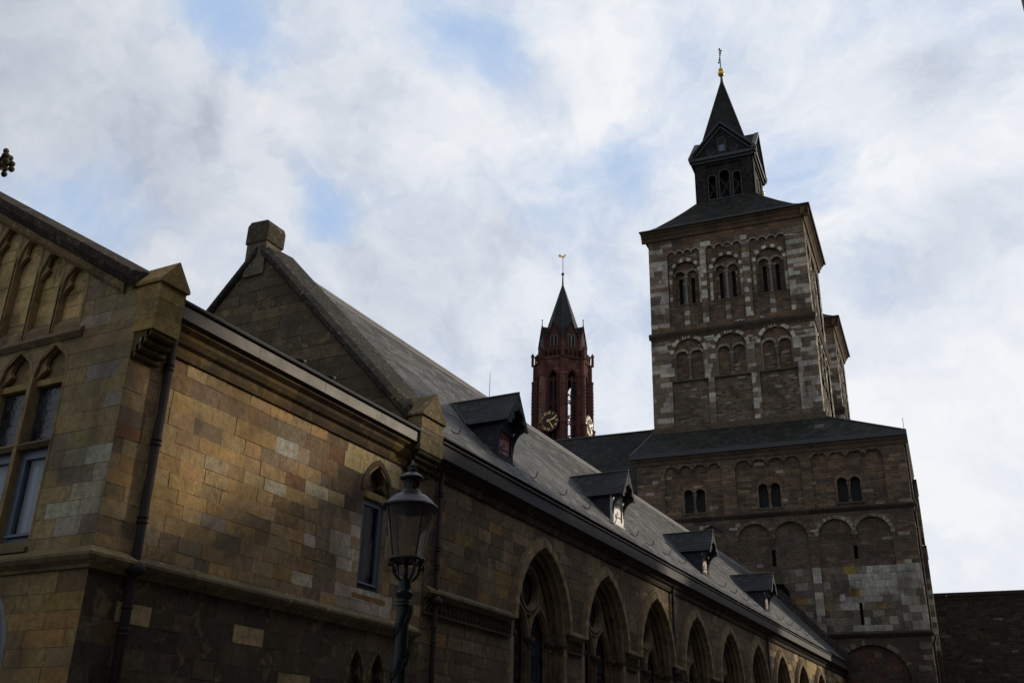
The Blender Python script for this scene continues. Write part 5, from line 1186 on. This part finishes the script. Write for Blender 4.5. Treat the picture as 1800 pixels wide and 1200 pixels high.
def m_brick():
    mt, T, b = newmat('dark_brickwork'); P = T.add('ShaderNodeTexCoord').outputs['Object']; sp = T.add('ShaderNodeSeparateXYZ'); T.l.new(P, sp.inputs[0])
    cb = T.add('ShaderNodeCombineXYZ'); T.l.new(T.math('ADD', sp.outputs[1], sp.outputs[0]), cb.inputs[0]); T.l.new(sp.outputs[2], cb.inputs[1])
    br = T.add('ShaderNodeTexBrick', i_Scale=1.0, i_Mortar_Size=.008, i_Brick_Width=.22, i_Row_Height=.07); T.l.new(cb.outputs[0], br.inputs['Vector'])
    br.inputs['Color1'].default_value = (.10, .045, .03, 1); br.inputs['Color2'].default_value = (.06, .03, .022, 1); br.inputs['Mortar'].default_value = (.12, .11, .1, 1)
    T.l.new(br.outputs['Color'], b.inputs['Base Color']); b.inputs['Roughness'].default_value = .9; return mt
M['brick'] = m_brick()
# ================================================================== BRICKWORK
def m_brick():
    mt, T, b = newmat('dark_brickwork'); P = T.add('ShaderNodeTexCoord').outputs['Object']; sp = T.add('ShaderNodeSeparateXYZ'); T.l.new(P, sp.inputs[0])
    cb = T.add('ShaderNodeCombineXYZ'); T.l.new(T.math('ADD', sp.outputs[1], sp.outputs[0]), cb.inputs[0]); T.l.new(sp.outputs[2], cb.inputs[1])
    br = T.add('ShaderNodeTexBrick', i_Scale=1.0, i_Mortar_Size=.008, i_Brick_Width=.22, i_Row_Height=.07); T.l.new(cb.outputs[0], br.inputs['Vector'])
    br.inputs['Color1'].default_value = (.10, .045, .03, 1); br.inputs['Color2'].default_value = (.06, .03, .022, 1); br.inputs['Mortar'].default_value = (.12, .11, .1, 1)
    T.l.new(br.outputs['Color'], b.inputs['Base Color']); b.inputs['Roughness'].default_value = .9; return mt
M['brick'] = m_brick()
# ================================================================== UNSEEN HOUSES OPPOSITE, ADDED (heights and gaps shape the shade and lit patches)
def shade_house(y0, y1, prof, label):
    """prof: eaves profile along the street, (y, z) from y0 to y1"""
    o = root('shade_house', (20, y0, 0), label, 'house', 'unseen houses added to cast shade')
    PT = lambda u, z, d=0.0: (16.0 - d, u, z); zt = min(z for _, z in prof); ws = [(y0 + .9 + 1.9 * i, 1.2 + 3.4 * k) for i in range(int((y1 - y0 - 1.6) / 1.9)) for k in range(int((zt - 3.6) / 3.4) + 1)]
    mb = MB(); zs = sorted({0, zt} | {z for _, z in ws} | {z + 2.0 for _, z in ws})
    plate(mb, PT, zs, segs(lambda z: (y0, y1), [o_rect(u, u + 1.1, z, z + 2.0) for u, z in ws]), 0.0, .2)
    top = prof + [(y1, zt), (y0, zt)] if any(z > zt for _, z in prof) else None
    if top: mb.ext(top, lambda y, z: (16.0, y, z), lambda y, z: (16.4, y, z))
    for y in (y0, y1): mb.face([(16.0, y, 0), (24, y, 0), (24, y, zt), (16.0, y, zt)])
    mb.face([(24, y0, 0), (24, y1, 0), (24, y1, zt), (24, y0, zt)]); mb.build('wall', 'plaster', o)
    mb = MB(); mb.face([(15.9, y0, zt + .002), (24.1, y0, zt + .002), (24.1, y1, zt + .002), (15.9, y1, zt + .002)]); mb.build('roof', 'lead', o)
    for u, z in ws:
        mb = MB(); band(mb, PT, [(u + .08, z + .08), (u + .08, z + 1.92), (u + 1.02, z + 1.92), (u + 1.02, z + .08), (u + .08, z + .08)], [(u, z), (u, z + 2.0), (u + 1.1, z + 2.0), (u + 1.1, z), (u, z)], -.18, -.08, back=True); w_ = mb.build('window', 'whitepaint', o)
        mb = MB(); sheet(mb, PT, [(u + .06, z + .06), (u + 1.04, z + .06), (u + 1.04, z + 1.94), (u + .06, z + 1.94)], -.16); mb.build('pane', 'leaded_y', w_)
shade_house(18.8, 32.5, [(18.8, 19), (32.5, 19)], 'tall unseen cream house added to shade the near corner, nearest of its row')
shade_house(32.6, 40.0, [(32.6, 14.4), (36.8, 14.6), (40.0, 17.8)], 'low unseen house added with a sloping parapet, letting sun onto the near wall')
shade_house(40.1, 52.9, [(40.1, 18.3), (43.0, 18.3), (43.0, 21.2), (45.6, 21.2), (45.6, 18.2), (52.9, 18.2)], 'unseen cream house added with a raised block to shade the first dormer')
shade_house(53.0, 68.0, [(53.0, 16.6), (55.4, 16.6), (55.4, 18.3), (68.0, 18.3)], 'long unseen cream house added to shade the arcade, at the far end of its row')

# ================================================================== STREET LAMP
LX, LY = 5.62, 8.0
Lm = root('street_lamp', (LX, LY, .1), 'dark green cast iron lantern post with a glass shade, close to the camera', 'street lamp')
mb = MB(); L0 = (LX, LY, .1)
mb.lathe(L0, [(.21, 0), (.21, .12), (.18, .16), (.17, .55), (.19, .58), (.14, .70), (.115, .9), (.11, 1.0), (.13, 1.03), (.13, 1.08), (.092, 1.12)], 20)
mb.lathe((LX, LY, .1), [(.070, 1.1), (.064, 2.0), (.058, 2.98)], 20)
mb.lathe((LX, LY, 3.06), [(.058, 0), (.068, .01), (.068, .025), (.06, .035), (.066, .05), (.06, .065), (.064, .08), (.085, .115), (.088, .13), (.066, .145), (.06, .16), (.06, .25), (.04, .262)], 20)
po = mb.build('post', 'greeniron', Lm, smooth=False)
mb = MB(); rl = random.Random(3)
for k in range(30):       # leaf relief winding up the shaft
    a = k * .9; z = 1.25 + k * .056; r = .070 - .0062 * (z - 1.1)
    e = V((cos(a), sin(a), 0)); t = V((-sin(a), cos(a), 0)); c = V((LX, LY, .1 + z)) + e * (r + .004)
    mb.face([c - t * .008, c + t * .035 + V((0, 0, .05)) + e * .004, c + t * .045 + V((0, 0, .12)) + e * .012, c + t * .01 + V((0, 0, .09)) + e * .006]); mb.face([c - t * .008, c - t * .035 + V((0, 0, .05)) + e * .004, c - t * .03 + V((0, 0, .12)) + e * .012, c + V((0, 0, .08)) + e * .006])
    mb.tube([c, c + t * .03 + V((0, 0, .12)) + e * .012], .006, 5)
mb.build('leaf_relief', 'greeniron', po)
mb = MB()
for k in range(4):
    a = pi / 4 + k * pi / 2 + .35; e = V((cos(a), sin(a), 0)); c = V((LX, LY, 0))
    mb.tube([c + e * .04 + V((0, 0, 3.30)), c + e * .09 + V((0, 0, 3.32)), c + e * .135 + V((0, 0, 3.37)), c + e * .15 + V((0, 0, 3.44)), c + e * .152 + V((0, 0, 3.49))], .013, 8)
    mb.tube([c + e * .155 + V((0, 0, 3.48)), c + e * .185 + V((0, 0, 3.475)), c + e * .20 + V((0, 0, 3.445)), c + e * .188 + V((0, 0, 3.418)), c + e * .17 + V((0, 0, 3.425)), c + e * .171 + V((0, 0, 3.445))], .011, 7)
mb.tube([(LX, LY, 3.3), (LX, LY, 3.5)], .022, 10)
mb.tube([(LX + .168 * cos(2 * pi * k / 28), LY + .168 * sin(2 * pi * k / 28), 3.50) for k in range(29)], .016, 8); mb.lathe((LX, LY, 3.495), [(.165, 0), (.175, .0), (.175, .022), (.12, .026)], 24)
mb.build('bracket', 'iron', Lm, smooth=True)
mb = MB(); n = 40; rg = []
for z, r in ((3.52, .155), (3.66, .181), (3.85, .216), (4.02, .246)): rg.append([mb.vert((LX + r * cos(2 * pi * k / n), LY + r * sin(2 * pi * k / n), z)) for k in range(n)])
for a, b in zip(rg, rg[1:]):
    for k in range(n): mb.idx((a[k], a[(k + 1) % n], b[(k + 1) % n], b[k]))
sh = mb.build('glass_shade', 'lampglass', Lm, smooth=True)
mb = MB()
for k in range(4):
    a = pi / 4 + k * pi / 2 + .35; mb.tube([(LX + .158 * cos(a), LY + .158 * sin(a), 3.51), (LX + .250 * cos(a), LY + .250 * sin(a), 4.02)], .008, 6)
mb.build('glazing_bar', 'iron', sh)
mb = MB(); mb.lathe((LX, LY, 3.92), [(.015, 0), (.075, .02), (.085, .12)], 14); mb.build('lamp_holder', 'iron', sh, smooth=True)
mb = MB()
mb.lathe((LX, LY, 4.015), [(.242, -.02), (.276, -.02), (.280, -.008), (.268, .012), (.245, .03), (.235, .04), (.205, .072), (.165, .105), (.115, .128), (.10, .134), (.098, .155), (.082, .168), (.072, .176), (.071, .262), (.08, .27), (.112, .276), (.122, .285), (.115, .298), (.085, .325), (.05, .345), (.035, .352), (.03, .362), (.042, .372), (.042, .382), (.024, .39), (.022, .40), (.034, .412), (.034, .42), (.016, .43), (.008, .475), (.0, .48)], 32)
hd = mb.build('hood', 'iron', Lm, smooth=True)
mb = MB()
for k in range(14): a = 2 * pi * k / 14; mb.tube([(LX + .0725 * cos(a), LY + .0725 * sin(a), 4.205), (LX + .0725 * cos(a), LY + .0725 * sin(a), 4.27)], .007, 5)
mb.build('hood_ribs', 'iron', hd)
for k in range(4): a = pi / 4 + k * pi / 2 + .35; mb = MB(); mb.ball((LX + .278 * cos(a), LY + .278 * sin(a), 4.005), .022, 6); mb.build('hood_knob', 'iron', hd)

# ================================================================== HOUSE WHOSE CORNER ENTERS AT TOP RIGHT
Hh = root('brick_house', (16.5, -2, 0), 'dark brick house whose corner shows at the top right edge', 'house')
PH = lambda u, z, d=0.0: (12.55 - d, u, z)
ws = [(-16 + 4.2 * i, 1.2 + 3.8 * j) for i in range(8) for j in range(4)]
mb = MB(); zs = sorted({0, 17.6} | {z for _, z in ws} | {z + 2.2 for _, z in ws})
plate(mb, PH, zs, segs(lambda z: (-22, 18.7), [o_rect(u, u + 1.3, z, z + 2.2) for u, z in ws]), 0.0, .2)
mb.face([(12.55, 18.7, 0), (20, 18.7, 0), (20, 18.7, 17.6), (12.55, 18.7, 17.6)]); mb.face([(20, 18.7, 0), (20, -22, 0), (20, -22, 17.6), (20, 18.7, 17.6)]); mb.face([(12.55, -22, 0), (20, -22, 0), (20, -22, 17.6), (12.55, -22, 17.6)])
mb.build('wall', 'brick', Hh)
mb = MB(); mb.ext([(12.2, 17.6), (20.3, 17.6), (16.3, 20.4)], lambda x, z: (x, -22.3, z), lambda x, z: (x, 18.72, z)); mb.build('roof', 'slate_dark', Hh)
for u, z in ws:
    mb = MB(); band(mb, PH, [(u + .08, z + .08), (u + .08, z + 2.12), (u + 1.22, z + 2.12), (u + 1.22, z + .08), (u + .08, z + .08)], [(u, z), (u, z + 2.2), (u + 1.3, z + 2.2), (u + 1.3, z), (u, z)], -.18, -.08, back=True); mb.box(12.66, 12.70, u + .61, u + .69, z + .08, z + 2.12); w_ = mb.build('window', 'whitepaint', Hh)
    mb = MB(); sheet(mb, PH, [(u + .06, z + .06), (u + 1.24, z + .06), (u + 1.24, z + 2.14), (u + .06, z + 2.14)], -.16); mb.build('pane', 'leaded_y', w_)

# ================================================================== PIGEONS ON THE TOWER LEDGE
def pigeon(s, z, yaw, label):
    o = root('pigeon', (0, 0, 0), label, 'bird', 'pigeons on the tower ledge', local=True)
    mb = MB(); mb.ball((0, 0, .15), .10, 8, sq=(1.65, .85, .9)); mb.ball((.16, 0, .26), .055, 6); mb.tube([(.10, 0, .18), (.15, 0, .25)], [.07, .045], 8); mb.tube([(.20, 0, .26), (.245, 0, .25)], [.016, .004], 5)
    mb.ext([(-.10, .02), (-.34, .05), (-.34, -.05), (-.10, -.02)], lambda x, y: (x, y, .11), lambda x, y: (x, y, .15)); 
    for q in (-.03, .03): mb.tube([(.0, q, 0), (.0, q, .08)], .009, 5); mb.box(-.02, .04, q - .012, q + .012, 0, .01)
    mb.build('body', 'feather', o, smooth=True)
    m_ = Matrix.Translation((0, 62.2, 0)) @ Matrix.Rotation(radians(5), 4, 'Z') @ Matrix.Translation((s, 2.93, z)) @ Matrix.Rotation(yaw, 4, 'Z') @ Matrix.Scale(.72, 4); o.matrix_world = m_
pigeon(-5.15, 31.98, .4, 'pale pigeon standing nearer the middle of the tower ledge')
pigeon(-4.85, 31.98, 2.6, 'small pigeon beside the left pale pigeon on the tower ledge')
pigeon(-3.42, 31.98, 3.0, 'white pigeon sitting alone further right on the tower ledge')
